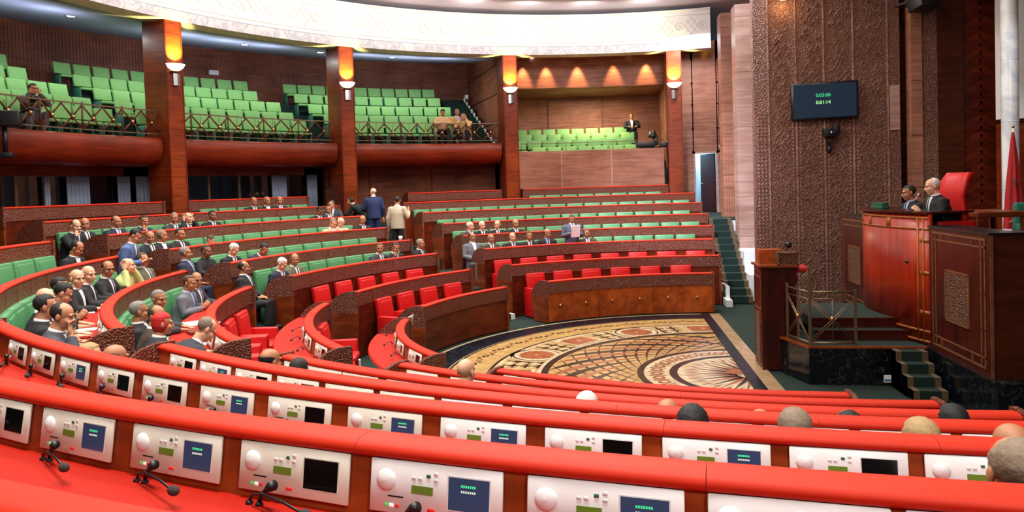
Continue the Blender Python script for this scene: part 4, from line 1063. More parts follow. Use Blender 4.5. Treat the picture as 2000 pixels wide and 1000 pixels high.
# stage lights in the small gallery
e = empty('stage_light', (-.52, 14.2, 4.05)); tag(e, 'black round stage light on a stand in the small gallery', 'stage light')
MB().tube([(0, 0, 0), (0, 0, .42)], .03).build('stand', BLACK, e); MB().lathe([(.001, .1), (.11, .1), (.15, -.08), (.15, -.12), (.10, -.10), (.001, -.06)], (-.02, 0, .5), 0, 18).build('head', BLACK, e).rotation_euler = (0, 0, 0)
MB().rbox((.02, -.06, .12), (.16, .08, .44), .02).build('yoke', BLACK, e); MB().ball((-.02, -.02, .40), (.07, .05, .05)).build('lens', STEEL, e)
o = MB().rbox((-.45, -.12, 0), (.18, .12, .16), .02).build('equipment_case', BLACK); o.location = (-.66, 13.95, 4.10); tag(o, 'long black equipment case beside the green seats of the small gallery', 'case')
e = empty('stage_light', (-.12, 13.64, 4.06)); tag(e, 'black spotlight lying on the ledge against the fourth column', 'stage light')
MB().rbox((-.22, -.09, 0), (.10, .09, .17), .03).build('body', BLACK, e); MB().lathe([(.001, 0), (.07, 0), (.08, .1), (.001, .1)], (.04, -.08, .08), 0, 12).build('lens', DGLASS, e)
# ------------------------------------------------------------------ people
def mat_cache(name, f):
    return MATS[name] if name in MATS else f()
def cloth(nm, c): return mat_cache('cloth_' + nm, lambda: plain('cloth_' + nm, srgb(*c), .8, var=.10, scale=18))
SUIT = {k: cloth(k, c) for k, c in dict(black=(20, 21, 26), navy=(26, 32, 56), charcoal=(48, 50, 58), grey=(104, 106, 116), olive=(92, 90, 70), brown=(66, 52, 42), blue=(76, 98, 146),
        beige=(186, 172, 150), royal=(26, 42, 86), lime=(176, 186, 120), tan=(186, 140, 76), peach=(214, 170, 130), dkgrey=(66, 68, 76), pattern=(196, 160, 110), dusk=(86, 96, 118)).items()}
SHIRT = cloth('white_shirt', (232, 232, 236)); SHIRTB = cloth('blue_shirt', (170, 190, 226))
TIE = {k: cloth('tie_' + k, c) for k, c in dict(dark=(36, 30, 52), red=(120, 30, 40), blue=(50, 70, 120)).items()}
def skin_(nm, c): return mat_cache('skin_' + nm, lambda: plain('skin_' + nm, srgb(*c), .5, var=.07, scale=30))
SKIN = {k: skin_(k, c) for k, c in dict(light=(222, 170, 138), mid=(196, 140, 106), tan=(176, 118, 84), dark=(140, 92, 66)).items()}
def hair_(nm, c): return mat_cache('hair_' + nm, lambda: plain('hair_' + nm, srgb(*c), .7, var=.35, scale=70, bump=.4))
HAIR = {k: hair_(k, c) for k, c in dict(black=(20, 17, 17), dark=(38, 30, 27), brown=(74, 54, 38), grey=(126, 122, 118), white=(214, 210, 204), sandy=(164, 136, 92), greybrown=(128, 110, 92), red=(196, 28, 24)).items()}
EYES = plain('eye_dark', srgb(30, 22, 20), .4)

def remeshed(mb, voxel, smooth=4, name='m', keep=None):
    me = mb.mesh(name, BLACK); o = bpy.data.objects.new(name, me); COL.objects.link(o)
    r = o.modifiers.new('r', 'REMESH'); r.mode = 'VOXEL'; r.voxel_size = voxel; r.use_smooth_shade = True
    s = o.modifiers.new('s', 'SMOOTH'); s.iterations = smooth; s.factor = .5
    out = bpy.data.meshes.new_from_object(o.evaluated_get(bpy.context.evaluated_depsgraph_get()))
    bpy.data.objects.remove(o); bpy.data.meshes.remove(me); out.materials.clear(); out.name = name
    for p in out.polygons: p.use_smooth = True
    return out
def append_to(me, mb):
    """add loose detail (eyes, brows) to a remeshed body as material slot 1"""
    t = mb.mesh('t', BLACK); bm = bmesh.new(); bm.from_mesh(me); n0 = len(bm.faces); bm.from_mesh(t); bm.faces.ensure_lookup_table()
    for f in bm.faces[n0:]: f.material_index = 1; f.smooth = True
    bm.to_mesh(me); bm.free(); bpy.data.meshes.remove(t)
def head_parts(m, M):
    b = lambda c, r: m.ball(M @ Vector(c), r, 0, 16, 12, M.to_3x3().to_4x4())
    b((0, .012, .035), (.073, .093, .079)); b((0, -.028, -.035), (.060, .062, .072)); b((0, -.055, -.092), (.028, .026, .022)); b((0, -.02, -.075), (.052, .05, .035))
    for s in (-1, 1):
        b((s * .027, -.076, .024), (.028, .014, .010)); b((s * .038, -.056, -.03), (.024, .028, .024)); b((s * .076, .012, -.005), (.010, .020, .031))
    m.tube([M @ Vector(p) for p in ((0, -.078, .014), (0, -.096, -.012), (0, -.108, -.032), (0, -.090, -.040))], [.008, .010, .014, .010], 0, 8)
    b((0, -.080, -.062), (.022, .012, .008)); b((0, -.077, -.074), (.019, .012, .007))
def hand_parts(m, w, d, n, curl=.5):
    """hand at wrist w pointing along d, palm normal n, five separate curled fingers"""
    d = Vector(d).normalized(); n = Vector(n); n = (n - d * n.dot(d)).normalized(); s = d.cross(n); w = Vector(w)
    M = Matrix((s, d, n)).transposed().to_4x4()
    m.ball(w + d * .048, (.040, .052, .017), 0, 12, 8, M)
    for i, (o, L) in enumerate(((-.030, .070), (-.010, .080), (.011, .075), (.031, .058))):
        p0 = w + d * .082 + s * o; p1 = p0 + d * L * .42 - n * L * .10 * curl; p2 = p1 + (d * (1 - .6 * curl) - n * .7 * curl).normalized() * L * .34; p3 = p2 + (d * (1 - 1.2 * curl) - n * 1.0 * curl).normalized() * L * .26
        m.tube([p0, p1, p2, p3], [.0088, .0086, .0080, .0066], 0, 7)
    t0 = w + d * .025 - s * .030; t1 = t0 - s * .028 + d * .022 - n * .008; t2 = t1 + d * .030 - s * .006 - n * .010
    m.tube([t0, t1, t2], [.013, .0105, .008], 0, 7)
def ring_loft(m, rings, n=18):
    V = []; Fs = []
    for c, ux, uy, rx, ry in rings:
        for k in range(n):
            a = 2 * PI * k / n; V.append(Vector(c) + Vector(ux) * (rx * math.cos(a)) + Vector(uy) * (ry * math.sin(a)))
    for i in range(len(rings) - 1):
        for k in range(n): Fs.append((i * n + k, i * n + (k + 1) % n, (i + 1) * n + (k + 1) % n, (i + 1) * n + k))
    Fs += [tuple(range(n))[::-1], tuple((len(rings) - 1) * n + k for k in range(n))]
    m.add(V, Fs, 0, True)

def pose_mesh(nm, hip=(0, -.22, .46), lean=8, yaw=0, pitch=8, arms=None, knees=None, feet=None, twist=0, paper=None):
    H = Vector(hip); L = RAD(lean); u = Vector((0, -math.sin(L), math.cos(L))); f = Vector((0, -math.cos(L), -math.sin(L))); x = Vector((1, 0, 0))
    N = H + u * .535; hp = RAD(pitch)
    hc = N + u * .035 + (u * .6 + Vector((0, 0, 1)) * .4).normalized() * .092 + Vector((0, -.025, 0))
    M = Matrix.Translation(hc) @ Matrix.Rotation(RAD(yaw), 4, 'Z') @ Matrix.Rotation(hp, 4, 'X')
    # the body: one continuous skin
    b = MB(); head_parts(b, M)
    nb = M @ Vector((0, .018, -.06))
    b.tube([nb, (nb + N) / 2 + Vector((0, .008, 0)), N - u * .03], [.050, .054, .066], 0, 14)
    ring_loft(b, [(H - u * .06, x, f, .12, .09), (H + u * .12, x, f, .125, .09), (H + u * .32, x, f, .15, .095), (H + u * .45, x, f, .15, .075), (H + u * .52, x, f, .07, .06)])
    sh = {s: H + u * .445 + x * (s * .180) for s in (-1, 1)}
    for s, (el, wr, hd, hn, cu) in arms.items():
        el, wr = Vector(el), Vector(wr)
        b.tube([sh[s], (sh[s] + el) / 2, el, (el + wr) / 2, wr, wr + Vector(hd).normalized() * .03], [.05, .044, .038, .034, .025, .024], 0, 10)
        hand_parts(b, wr, hd, hn, cu)
    for s in (-1, 1):
        k, a = Vector(knees[s]), Vector(feet[s])
        b.tube([H + x * (s * .09), (H + x * s * .09 + k) / 2, k, (k + a) / 2, a], [.085, .07, .05, .045, .035], 0, 10)
        b.ball(a + Vector((0, -.06, -.035)), (.035, .10, .03), 0, 10, 8)
    body = remeshed(b, .0062, 3, 'person_' + nm)
    e = MB()
    for s in (-1, 1):
        e.ball(M @ Vector((s * .028, -.0865, .004)), (.0105, .005, .006), 0, 8, 6, M.to_3x3().to_4x4())
        e.tube([M @ Vector((s * .012, -.0925, .024)), M @ Vector((s * .030, -.0915, .029)), M @ Vector((s * .047, -.079, .022))], [.004, .005, .003], 0, 6)
    e.ball(M @ Vector((0, -.0915, -.0675)), (.018, .003, .0025), 0, 8, 6, M.to_3x3().to_4x4())
    append_to(body, e)
    # jacket
    j = MB()
    ring_loft(j, [(H - u * .10, x, f, .195, .155), (H + u * .05, x, f, .195, .155), (H + u * .18, x, f, .190, .150), (H + u * .33, x, f, .210, .148), (H + u * .43, x, f, .210, .120), (H + u * .485, x, f, .150, .095), (H + u * .535, x, f, .078, .072)])
    for s, (el, wr, hd, hn, cu) in arms.items():
        el, wr = Vector(el), Vector(wr)
        j.tube([sh[s] - x * s * .03, sh[s] + x * s * .012, (sh[s] + el) / 2, el, (el + wr) / 2, wr + (el - wr).normalized() * .015], [.076, .082, .072, .066, .058, .046], 0, 12)
    jacket = remeshed(j, .013, 3, 'jacket_' + nm)
    t = MB()
    for s in (-1, 1):
        k, a = Vector(knees[s]), Vector(feet[s])
        t.tube([H + x * (s * .085), (H + x * s * .09 + k) / 2, k, (k + a) / 2, a + Vector((0, 0, .02))], [.105, .092, .075, .07, .062], 0, 12)
    t.ball(H, (.165, .125, .10)); trousers = remeshed(t, .014, 3, 'trousers_' + nm)
    shm = MB()
    for s in (-1, 1): shm.ball(Vector(feet[s]) + Vector((0, -.065, -.035)), (.047, .125, .042), 0, 12, 8)
    shoes = [MB().ball(Vector(feet[s]) + Vector((0, -.065, -.035)), (.047, .125, .042), 0, 12, 8).mesh('shoe_' + nm, BLACK) for s in (-1, 1)]
    # shirt front and tie are laid on the jacket by ray casting
    bm = bmesh.new(); bm.from_mesh(jacket); tree = BVHTree.FromBMesh(bm); bm.free()
    def patch(fn, off, name):
        m = MB(); rows = 12; V = []
        for i in range(rows + 1):
            tt = i / rows; wdt = fn(tt)
            for q in (-1, -.5, 0, .5, 1):
                o = H + u * (.525 - .30 * tt) + x * (q * wdt) + f * .4
                hit, n_, _, _ = tree.ray_cast(o, -f)
                if hit is None: hit = H + u * (.525 - .30 * tt) + x * (q * wdt) + f * .06
                V.append((hit, off))
        A = [h + f * o for h, o in V]; B = [h - f * .012 for h, o in V]; n = len(A); Fs = []
        for i in range(rows):
            for q in range(4):
                a = i * 5 + q; Fs.append((a, a + 1, a + 6, a + 5)); Fs.append((n + a, n + a + 5, n + a + 6, n + a + 1))
            Fs.append((i * 5, i * 5 + 5, n + i * 5 + 5, n + i * 5)); Fs.append((i * 5 + 4, n + i * 5 + 4, n + i * 5 + 9, i * 5 + 9))
        Fs += [(0, n, n + 1, 1), (1, n + 1, n + 2, 2), (2, n + 2, n + 3, 3), (3, n + 3, n + 4, 4)]; k = rows * 5
        Fs += [(k + q, k + q + 1, n + k + q + 1, n + k + q) for q in range(4)]
        m.add(A + B, Fs, 0, True); return m.mesh(name, BLACK)
    shirt = patch(lambda t_: .052 * (1 - t_) ** .8 + .004, .006, 'shirt_' + nm)
    tie = patch(lambda t_: (.017 if t_ < .06 else .010 + .012 * t_), .012, 'tie_' + nm)
    c = MB(); V = []; n = 20
    for zz, r in ((-.012, .072), (.030, .063), (.030, .056), (-.012, .062)):
        for k in range(n):
            a = 2 * PI * k / n; V.append(N + u * (zz - .012 + .006 * math.sin(a)) + x * (r * math.cos(a)) + f * (r * -math.sin(a) * 1.0))
    c.add(V, [(i * n + k, i * n + (k + 1) % n, ((i + 1) % 4) * n + (k + 1) % n, ((i + 1) % 4) * n + k) for i in range(4) for k in range(n)], 0, True)
    collar = c.mesh('collar_' + nm, BLACK)
    return dict(body=body, jacket=jacket, trousers=trousers, shoes=shoes, shirt=shirt, tie=tie, collar=collar, head=M)
def hair_mesh(kind):
    bm = bmesh.new(); bmesh.ops.create_uvsphere(bm, u_segments=36, v_segments=26, radius=1)
    rnd = random.Random(3)
    for v in bm.verts:
        x_, y_, z_ = v.co
        p = Vector((x_ * .080, .012 + y_ * .101, .037 + z_ * .087))
        p = Vector((x_ * .0772, .012 + y_ * .0975, .037 + z_ * .0835))
        front, back = y_ < -.25, y_ > .3
        nape = -1.0 if back else (-.12 if front else -.38)
        line = {'full': (.50 if front else nape), 'short': (.60 if front else nape), 'receding': (1.2 if front else nape), 'ring': (1.2 if y_ < -.12 else nape), 'crown': (.55 if front else nape), 'scarf': (.25 if front else -1.2)}[kind]
        hair = z_ > line
        if kind == 'receding' and z_ > .5 and y_ < .1: hair = False
        if kind == 'ring' and z_ > .34 - .2 * (y_ < .2): hair = False
        if kind == 'crown' and (z_ > .80 or (z_ > .55 and y_ > .35)) and y_ > -.35: hair = False
        k = 1 + rnd.uniform(-.022, .022)
        v.co = p * 1 if hair else Vector((x_ * .062, .012 + y_ * .080, .030 + z_ * .066))
        if hair: v.co = Vector((p.x * k, p.y * k, p.z * k))
        if kind == 'scarf' and z_ < -.2: v.co = Vector((x_ * .085, .02 + y_ * .09, z_ * .13 + .02))
    m = MB().from_bm(bm, 0, None, True)
    return m.mesh('hair_' + kind, BLACK)
HM = {k: hair_mesh(k) for k in ('full', 'short', 'receding', 'ring', 'crown', 'scarf')}
KS = {s: (s * .10, -.62, .50) for s in (-1, 1)}; FS = {s: (s * .11, -.60, .09) for s in (-1, 1)}
def sym(el, wr, hd, hn, cu=.5): return {s: ((s * el[0], el[1], el[2]), (s * wr[0], wr[1], wr[2]), (s * hd[0], hd[1], hd[2]), (s * hn[0], hn[1], hn[2]), cu) for s in (-1, 1)}
DESKA = sym((.25, -.38, .74), (.13, -.585, .735), (-.45, -1, -.1), (0, .1, 1), .35)
LAPA = sym((.255, -.24, .66), (.09, -.44, .60), (-.7, -1, -.1), (.2, .2, 1), .5)
CLASP = sym((.25, -.34, .70), (.055, -.54, .74), (-.25, -.6, .7), (1, -.2, .2), .8)
def right_up(base, el=(-.22, -.52, .69), wr=(-.075, -.48, .93)): 
    d = dict(base); d[-1] = (el, wr, (.25, .05, 1), (.3, 1, 0), .9); return d
POSES = {}
def P_(nm, **k): POSES[nm] = pose_mesh(nm, **k)
P_('ahead', lean=8, yaw=0, pitch=4, arms=DESKA, knees=KS, feet=FS)
P_('left', lean=6, yaw=48, pitch=6, arms=LAPA, knees=KS, feet=FS)
P_('right', lean=8, yaw=-42, pitch=6, arms=DESKA, knees=KS, feet=FS)
P_('read', lean=18, yaw=8, pitch=32, arms=DESKA, knees=KS, feet=FS)
P_('chin', lean=16, yaw=-14, pitch=14, arms=right_up(DESKA), knees=KS, feet=FS)
P_('back', lean=-6, yaw=18, pitch=0, arms=LAPA, knees=KS, feet=FS)
P_('clasp', lean=10, yaw=-10, pitch=10, arms=CLASP, knees=KS, feet=FS)
P_('hands_up', lean=14, yaw=10, pitch=-4, arms={s: ((s * .24, -.48, .80), (s * .12, -.40, 1.05), (-s * .1, .2, 1), (-s, .3, .3), .5) for s in (-1, 1)}, knees=KS, feet=FS)
P_('bowed', lean=40, yaw=0, pitch=38, arms=sym((.27, -.54, .74), (.10, -.66, .735), (-.6, -1, 0), (0, .1, 1), .4), knees=KS, feet=FS)
SK = {s: (s * .10, -.02, .50) for s in (-1, 1)}; SF = {s: (s * .11, .0, .085) for s in (-1, 1)}
ST = dict(hip=(0, 0, .93), knees=SK, feet=SF)
P_('stand_paper', lean=3, yaw=-4, pitch=22, arms=sym((.25, -.06, 1.13), (.11, -.27, 1.21), (-.4, -.9, .3), (.3, .3, 1), .7), **ST)
P_('stand', lean=2, yaw=38, pitch=4, arms={-1: ((-.26, .02, 1.12), (-.27, -.06, .87), (0, -.2, -1), (1, 0, 0), .5), 1: ((.28, -.05, 1.12), (.30, -.26, 1.12), (.1, -1, .3), (-1, 0, .2), .7)}, **ST)
P_('stand_hand', lean=2, yaw=12, pitch=10, arms={1: ((.26, .02, 1.12), (.28, -.04, .87), (0, -.2, -1), (-1, 0, 0), .5), -1: ((-.30, -.02, 1.14), (-.27, -.16, 1.30), (.3, -.3, 1), (.5, 1, 0), .8)}, **ST)
P_('stand_bent', lean=20, yaw=4, pitch=34, arms=sym((.26, -.13, 1.10), (.09, -.37, 1.12), (-.6, -.6, .4), (0, .3, 1), .6), **ST)
P_('stand_lean', lean=52, yaw=-6, pitch=-4, arms=sym((.24, -.52, .98), (.13, -.72, .80), (-.2, -1, -.2), (0, .1, 1), .4), **ST)
P_('crouch', hip=(0, -.05, .30), lean=14, yaw=14, pitch=6, arms=sym((.24, -.36, .62), (.10, -.26, .86), (-.5, -.3, .8), (-.2, .8, .4), .7), knees={s: (s * .17, -.42, .46) for s in (-1, 1)}, feet={s: (s * .14, -.24, .09) for s in (-1, 1)})

def slot(o, i, m):
    while len(o.data.materials) <= i: o.data.materials.append(None)
    o.material_slots[i].link = 'OBJECT'; o.material_slots[i].material = m
def person(pose, loc, rz, label, suit='black', skin='mid', hair=('full', 'dark'), tie='dark', shirt=SHIRT, sc=1.0, trousers=None, bare=False, glasses=False, group=None):
    p = POSES[pose]; o = bpy.data.objects.new('person', p['body']); COL.objects.link(o); slot(o, 0, SKIN[skin]); slot(o, 1, EYES)
    o.location = loc; o.rotation_euler = (0, 0, rz); o.scale = (sc, sc, sc); tag(o, label, 'person', group)
    def ch(me, n, m, par=None):
        c = bpy.data.objects.new(n, me); COL.objects.link(c); c.parent = par or o; slot(c, 0, m); return c
    jk = ch(p['jacket'], 'shirt' if bare else 'jacket', SUIT[suit]); ch(p['trousers'], 'trousers', SUIT[trousers or ('black' if suit in ('beige', 'lime', 'tan', 'peach', 'blue', 'pattern') else suit)])
    for s_ in p['shoes']: ch(s_, 'shoe', BLACK)
    if not bare:
        ch(p['shirt'], 'shirt_front', shirt, jk); ch(p['collar'], 'collar', shirt, jk)
        if tie: ch(p['tie'], 'tie', TIE[tie], jk)
    else: ch(p['collar'], 'collar', SUIT[suit], jk)
    if hair:
        h = ch(HM[hair[0]], 'scarf' if hair[0] == 'scarf' else 'hair', HAIR[hair[1]]); h.matrix_local = p['head']
    if glasses:
        m = MB()
        for s_ in (-1, 1):
            m.tube([(s_ * .028 + .022 * math.cos(a), -.098, .004 + .018 * math.sin(a)) for a in [i * PI / 6 for i in range(13)]], .0022, 0, 5); m.tube([(s_ * .05, -.096, .008), (s_ * .078, -.03, .008), (s_ * .08, .02, .005)], .002, 0, 5)
        m.tube([(-.008, -.100, .008), (.008, -.100, .008)], .002, 0, 5); g = ch(m.mesh('glasses', BLACK), 'glasses', BLACK); g.matrix_local = p['head']
    return o
SEC = {'far': (C0, RW, ZW), 'mid': (C0, RW, ZW), 'left': (C3, RS, ZW), 'near': (C4, RN, ZN)}
def seat_person(blk, k, a, pose, label, dz=0.0, turn=0, **kw):
    c, R, Z = SEC[blk]; F_ = max(0, Z[k - 1] - (1.06 if blk == 'near' else .93))
    return person(pose, rad_at(c, R[k] - .10, a, F_ + dz + (.035 if blk == 'near' else 0)), RAD(a) - PI / 2 + RAD(turn), label, **kw)
def face(fx, fy): return math.atan2(fx, -fy)
sp_ = seat_person
# far right block
sp_('far', 4, 127.4, 'left', 'bald older man in dark suit, leftmost in the upper group of the far right block', suit='brown', hair=('ring', 'white'), skin='light')
sp_('far', 4, 125.3, 'ahead', 'white-haired man in dark suit, second from left in upper group of far right block', hair=('receding', 'white'), skin='light')
sp_('far', 4, 122.6, 'right', 'bald man in black suit, third from left in upper group of far right block', hair=('ring', 'dark'), skin='light')
sp_('far', 4, 119.3, 'ahead', 'man in dark suit and white shirt, rightmost in upper group of far right block', hair=('receding', 'grey'), skin='tan', tie='red')
sp_('far', 3, 130.2, 'back', 'man in grey jacket and open white shirt at the aisle, far right block', suit='grey', hair=('receding', 'dark'), skin='tan', tie=None, dz=.05)
sp_('far', 3, 127.1, 'ahead', 'bald man in brown suit, second from left in lower group of far right block', suit='brown', hair=('ring', 'greybrown'), skin='tan')
sp_('far', 3, 122.9, 'ahead', 'bald man with dark beard, third from left in lower group of far right block', hair=('ring', 'dark'), skin='light')
sp_('far', 3, 119.7, 'ahead', 'dark-haired man in black suit, fourth in lower group of far right block', hair=('short', 'dark'), skin='tan')
sp_('far', 3, 116.2, 'left', 'bald man in navy suit, left of the standing reader in far right block', suit='black', hair=('ring', 'brown'), skin='tan', shirt=SHIRTB, dz=.04)
sp_('far', 3, 108.7, 'right', 'man in dark brown suit seated right of the standing reader', suit='brown', hair=('short', 'brown'), skin='tan', tie='red')
rd = person('stand_paper', Vector((-3.02, 7.60, FW[2])), face(.30, -1), 'standing man in blue-grey suit reading aloud from a white sheet', suit='dusk', hair=('short', 'brown'), skin='tan', sc=.95)
# middle block
sp_('mid', 3, 149.3, 'right', 'man in dark suit, leftmost of three seated right of the middle block third row', suit='charcoal', hair=('short', 'brown'), skin='tan')
sp_('mid', 3, 146.6, 'chin', 'man resting his cheek on his hand, middle of three in the middle block third row', hair=('short', 'dark'), skin='tan', tie='blue')
sp_('mid', 3, 141.9, 'ahead', 'grey-haired man at the aisle end of the middle block third row', hair=('short', 'grey'), skin='tan', turn=25)
sp_('mid', 3, 176.8, 'back', 'balding man in black suit with white shirt beside the green seat end, middle block', hair=('receding', 'dark'), skin='tan', tie='dark', turn=10)
sp_('mid', 3, 171.0, 'read', 'white-haired man in dark suit looking down, beside the balding man', suit='navy', hair=('full', 'white'), skin='light')
sp_('mid', 3, 167.1, 'right', 'brown-haired man in dark olive jacket leaning to the white-haired man', suit='olive', hair=('receding', 'brown'), skin='tan')
sp_('mid', 4, 177.8, 'back', 'grey-haired man in dark suit at left end of the middle block fourth row', suit='navy', hair=('short', 'grey'), skin='tan', shirt=SHIRTB, turn=10)
sp_('mid', 4, 175.3, 'ahead', 'man in black clothes second from left in the middle block fourth row', hair=('short', 'dark'), skin='dark', tie=None, bare=True, suit='black')
sp_('mid', 4, 171.2, 'read', 'man with thick white hair in dark suit in the middle block fourth row', hair=('full', 'white'), skin='light')
sp_('mid', 4, 167.3, 'bowed', 'dark-haired man bending forward over the desk in the middle block fourth row', suit='navy', hair=('short', 'black'), skin='tan', dz=.06)
sp_('mid', 5, 175.6, 'right', 'tanned balding man behind the standing blue jacket, middle block fifth row', hair=('receding', 'dark'), skin='tan')
sp_('mid', 5, 173.7, 'left', 'man with short greying hair turned aside, middle block fifth row', hair=('short', 'greybrown'), skin='tan', tie=None)
sp_('mid', 5, 171.1, 'ahead', 'young dark-haired man in black suit and striped tie, middle block fifth row', hair=('short', 'dark'), skin='tan')
sp_('mid', 5, 165.6, 'bowed', 'brown head bowed low on the desk in the middle block fifth row', suit='brown', hair=('short', 'brown'), skin='light', dz=-.04, turn=-35)
sp_('mid', 6, 178.6, 'chin', 'balding man shading his face with his hand at the left end of the sixth row', hair=('receding', 'brown'), skin='light')
sp_('mid', 6, 177.0, 'right', 'bald tanned man in dark suit beside the man shading his face', hair=('ring', 'dark'), skin='tan')
sp_('mid', 6, 173.1, 'ahead', 'man in navy suit with blue tie, third from left in the sixth row', suit='navy', hair=('receding', 'brown'), skin='tan', tie='blue')
sp_('mid', 6, 170.0, 'chin', 'dark-haired man with his hand at his mouth, fourth from left in the sixth row', suit='navy', hair=('short', 'dark'), skin='tan')
sp_('mid', 6, 165.6, 'right', 'grey-haired man turned right below the leftmost column, sixth row', suit='charcoal', hair=('short', 'grey'), skin='tan')
sp_('mid', 6, 164.0, 'hands_up', 'man with hands raised to his face below the leftmost column, sixth row', hair=('receding', 'brown'), skin='light')
sp_('mid', 6, 160.4, 'ahead', 'black-haired man in white shirt and black suit right of the leftmost column', hair=('full', 'black'), skin='dark')
sp_('mid', 7, 150.7, 'ahead', 'balding man, leftmost of three heads in the seventh row', hair=('receding', 'brown'), skin='tan')
sp_('mid', 7, 148.9, 'ahead', 'grey-haired man, middle of three heads in the seventh row', hair=('receding', 'grey'), skin='tan', tie=None)
sp_('mid', 7, 147.2, 'right', 'bald man, rightmost of three heads in the seventh row', hair=('ring', 'dark'), skin='tan', tie='red')
sp_('mid', 6, 145.3, 'read', 'dark-clad man with black hair bowed over the sixth row, left of the leaning pair', hair=('full', 'black'), skin='dark')
sp_('mid', 6, 143.6, 'right', 'dark-haired person half hidden beside the leaning pair in the sixth row', suit='brown', hair=('short', 'dark'), skin='tan')
sp_('mid', 5, 147.5, 'read', 'grey-haired man bent low in light jacket in the fifth row under the leaning pair', suit='peach', hair=('short', 'greybrown'), skin='light', tie=None)
sp_('mid', 5, 146.2, 'read', 'bald white-fringed man bent low in the fifth row under the leaning pair', suit='peach', hair=('ring', 'white'), skin='light', tie=None)
sp_('mid', 5, 142.2, 'right', 'bald man in black suit at the aisle end of the fifth row', hair=('ring', 'dark'), skin='tan')
sp_('mid', 6, 142.0, 'right', 'dark-suited man facing the leaning man across the desk', suit='charcoal', hair=('short', 'dark'), skin='mid', dz=.12, turn=-35)
person('stand_lean', Vector((-8.62, 8.02, FW[5])), face(-1, .12), 'dark-suited man leaning over the desk in front of the second column', suit='black', hair=('full', 'black'), skin='mid', tie='blue', sc=.95)
nv = person('stand', Vector((-8.36, 8.05, FW[5])) + Vector((-.04, -.12, 0)), face(-.45, .9), 'bald man in royal blue suit standing in the aisle with his back turned', suit='royal', hair=('ring', 'white'), skin='light', sc=.96)
person('stand_hand', Vector((-7.57, 7.35, FW[4])), face(.12, 1), 'dark-haired man in beige jacket and black trousers standing with his back turned', suit='beige', trousers='black', hair=('full', 'dark'), skin='mid', sc=.98)
# left block
person('stand_bent', Vector((-9.78, -.78, FW[3])), face(1, .25), 'dark-haired man in blue-grey jacket standing bent over the desk in the left block', suit='blue', trousers='dkgrey', hair=('full', 'black'), skin='mid', sc=.97)
sp_('left', 4, 185.2, 'back', 'young man in olive-grey suit seated beside the standing blue jacket', suit='olive', hair=('short', 'brown'), skin='mid')
sp_('left', 4, 191.4, 'hands_up', 'balding man in lime shirt with hands behind his head in the left block', suit='lime', hair=('ring', 'white'), skin='light', tie=None, bare=True)
sp_('left', 4, 195.2, 'right', 'dark balding man in black suit beside the lime shirt', hair=('receding', 'black'), skin='tan', glasses=True)
sp_('left', 4, 200.5, 'right', 'old bald man in black, right one of the bald pair in the left block', hair=('ring', 'white'), skin='light', turn=8)
sp_('left', 4, 203.6, 'right', 'old bald man in black, left one of the bald pair in the left block', hair=('ring', 'sandy'), skin='light', tie=None)
sp_('left', 4, 209.8, 'clasp', 'thin man in dark suit holding papers in the left block', hair=('short', 'black'), skin='tan', turn=-10)
sp_('left', 4, 213.6, 'read', 'man with black hair and glasses bent forward in the left block', hair=('full', 'black'), skin='mid', glasses=True, tie=None)
sp_('left', 4, 218.4, 'right', 'bald man with dark suit behind the grey-suited man at the left edge', hair=None, skin='light')
sp_('left', 4, 222.6, 'ahead', 'black-haired man in front of the bald man at the left edge', hair=('full', 'black'), skin='mid', tie=None)
sp_('left', 4, 226.6, 'chin', 'balding man in grey suit resting his chin near the left edge', suit='dkgrey', hair=('receding', 'dark'), skin='mid', glasses=False, turn=-12)
sp_('left', 5, 188.7, 'read', 'balding man in black suit reading papers alone in the left block fifth row', hair=('receding', 'black'), skin='tan', tie=None)
sp_('left', 3, 214.6, 'back', 'grey-haired man in dark suit in profile, front of the left block third row', suit='black', hair=('full', 'grey'), skin='tan', turn=-10)
sp_('left', 3, 207.0, 'right', 'man with close-cropped grey hair behind the grey-haired profile', suit='charcoal', hair=('short', 'grey'), skin='tan')
sp_('left', 3, 218.6, 'right', 'man with reddish dark hair behind the red scarf', suit='brown', hair=('receding', 'brown'), skin='tan')
sp_('left', 3, 222.2, 'ahead', 'person wearing a bright red scarf with white edge over the head', suit='charcoal', hair=('scarf', 'red'), skin='mid', tie=None, dz=-.02)
sp_('left', 3, 226.0, 'bowed', 'grey balding man leaning forward over the paper-strewn desk', suit='charcoal', hair=('receding', 'greybrown'), skin='light', dz=.08)
sp_('left', 3, 193.1, 'clasp', 'man in grey suit and blue shirt holding a pen in the left block', suit='grey', hair=('short', 'brown'), skin='tan', shirt=SHIRTB, tie='blue')
sp_('left', 3, 190.2, 'right', 'man with glasses hidden behind the grey suit holding a pen', suit='charcoal', hair=('receding', 'brown'), skin='tan', glasses=True)
# near block, seen from behind
sp_('near', 4, 261.4, 'ahead', 'head with thick black hair seen from behind in the near block', hair=('full', 'black'), skin='tan', dz=-0.0)
sp_('near', 3, 257.56, 'ahead', 'head with thin white hair seen from behind, left in the near block', suit='grey', hair=('full', 'white'), skin='light', dz=-0.02)
sp_('near', 3, 260.32, 'ahead', 'bald tanned head seen from behind just left of the black-haired head', hair=None, skin='tan', dz=-0.03)
sp_('near', 3, 263.24, 'ahead', 'top of a bald head showing between black-haired and grey-haired heads', suit='charcoal', hair=None, skin='tan', dz=-0.06)
sp_('near', 4, 263.62, 'ahead', 'big head with cropped grey hair from behind, centre of the near block', suit='grey', hair=('full', 'greybrown'), skin='light', dz=0.01)
sp_('near', 3, 265.86, 'ahead', 'top of a dark receding head right of the grey-haired head', hair=('receding', 'dark'), skin='tan', dz=-0.04)
sp_('near', 3, 268.82, 'ahead', 'black-haired head from behind near the end of the near rows', hair=('full', 'black'), skin='mid', dz=0.01)
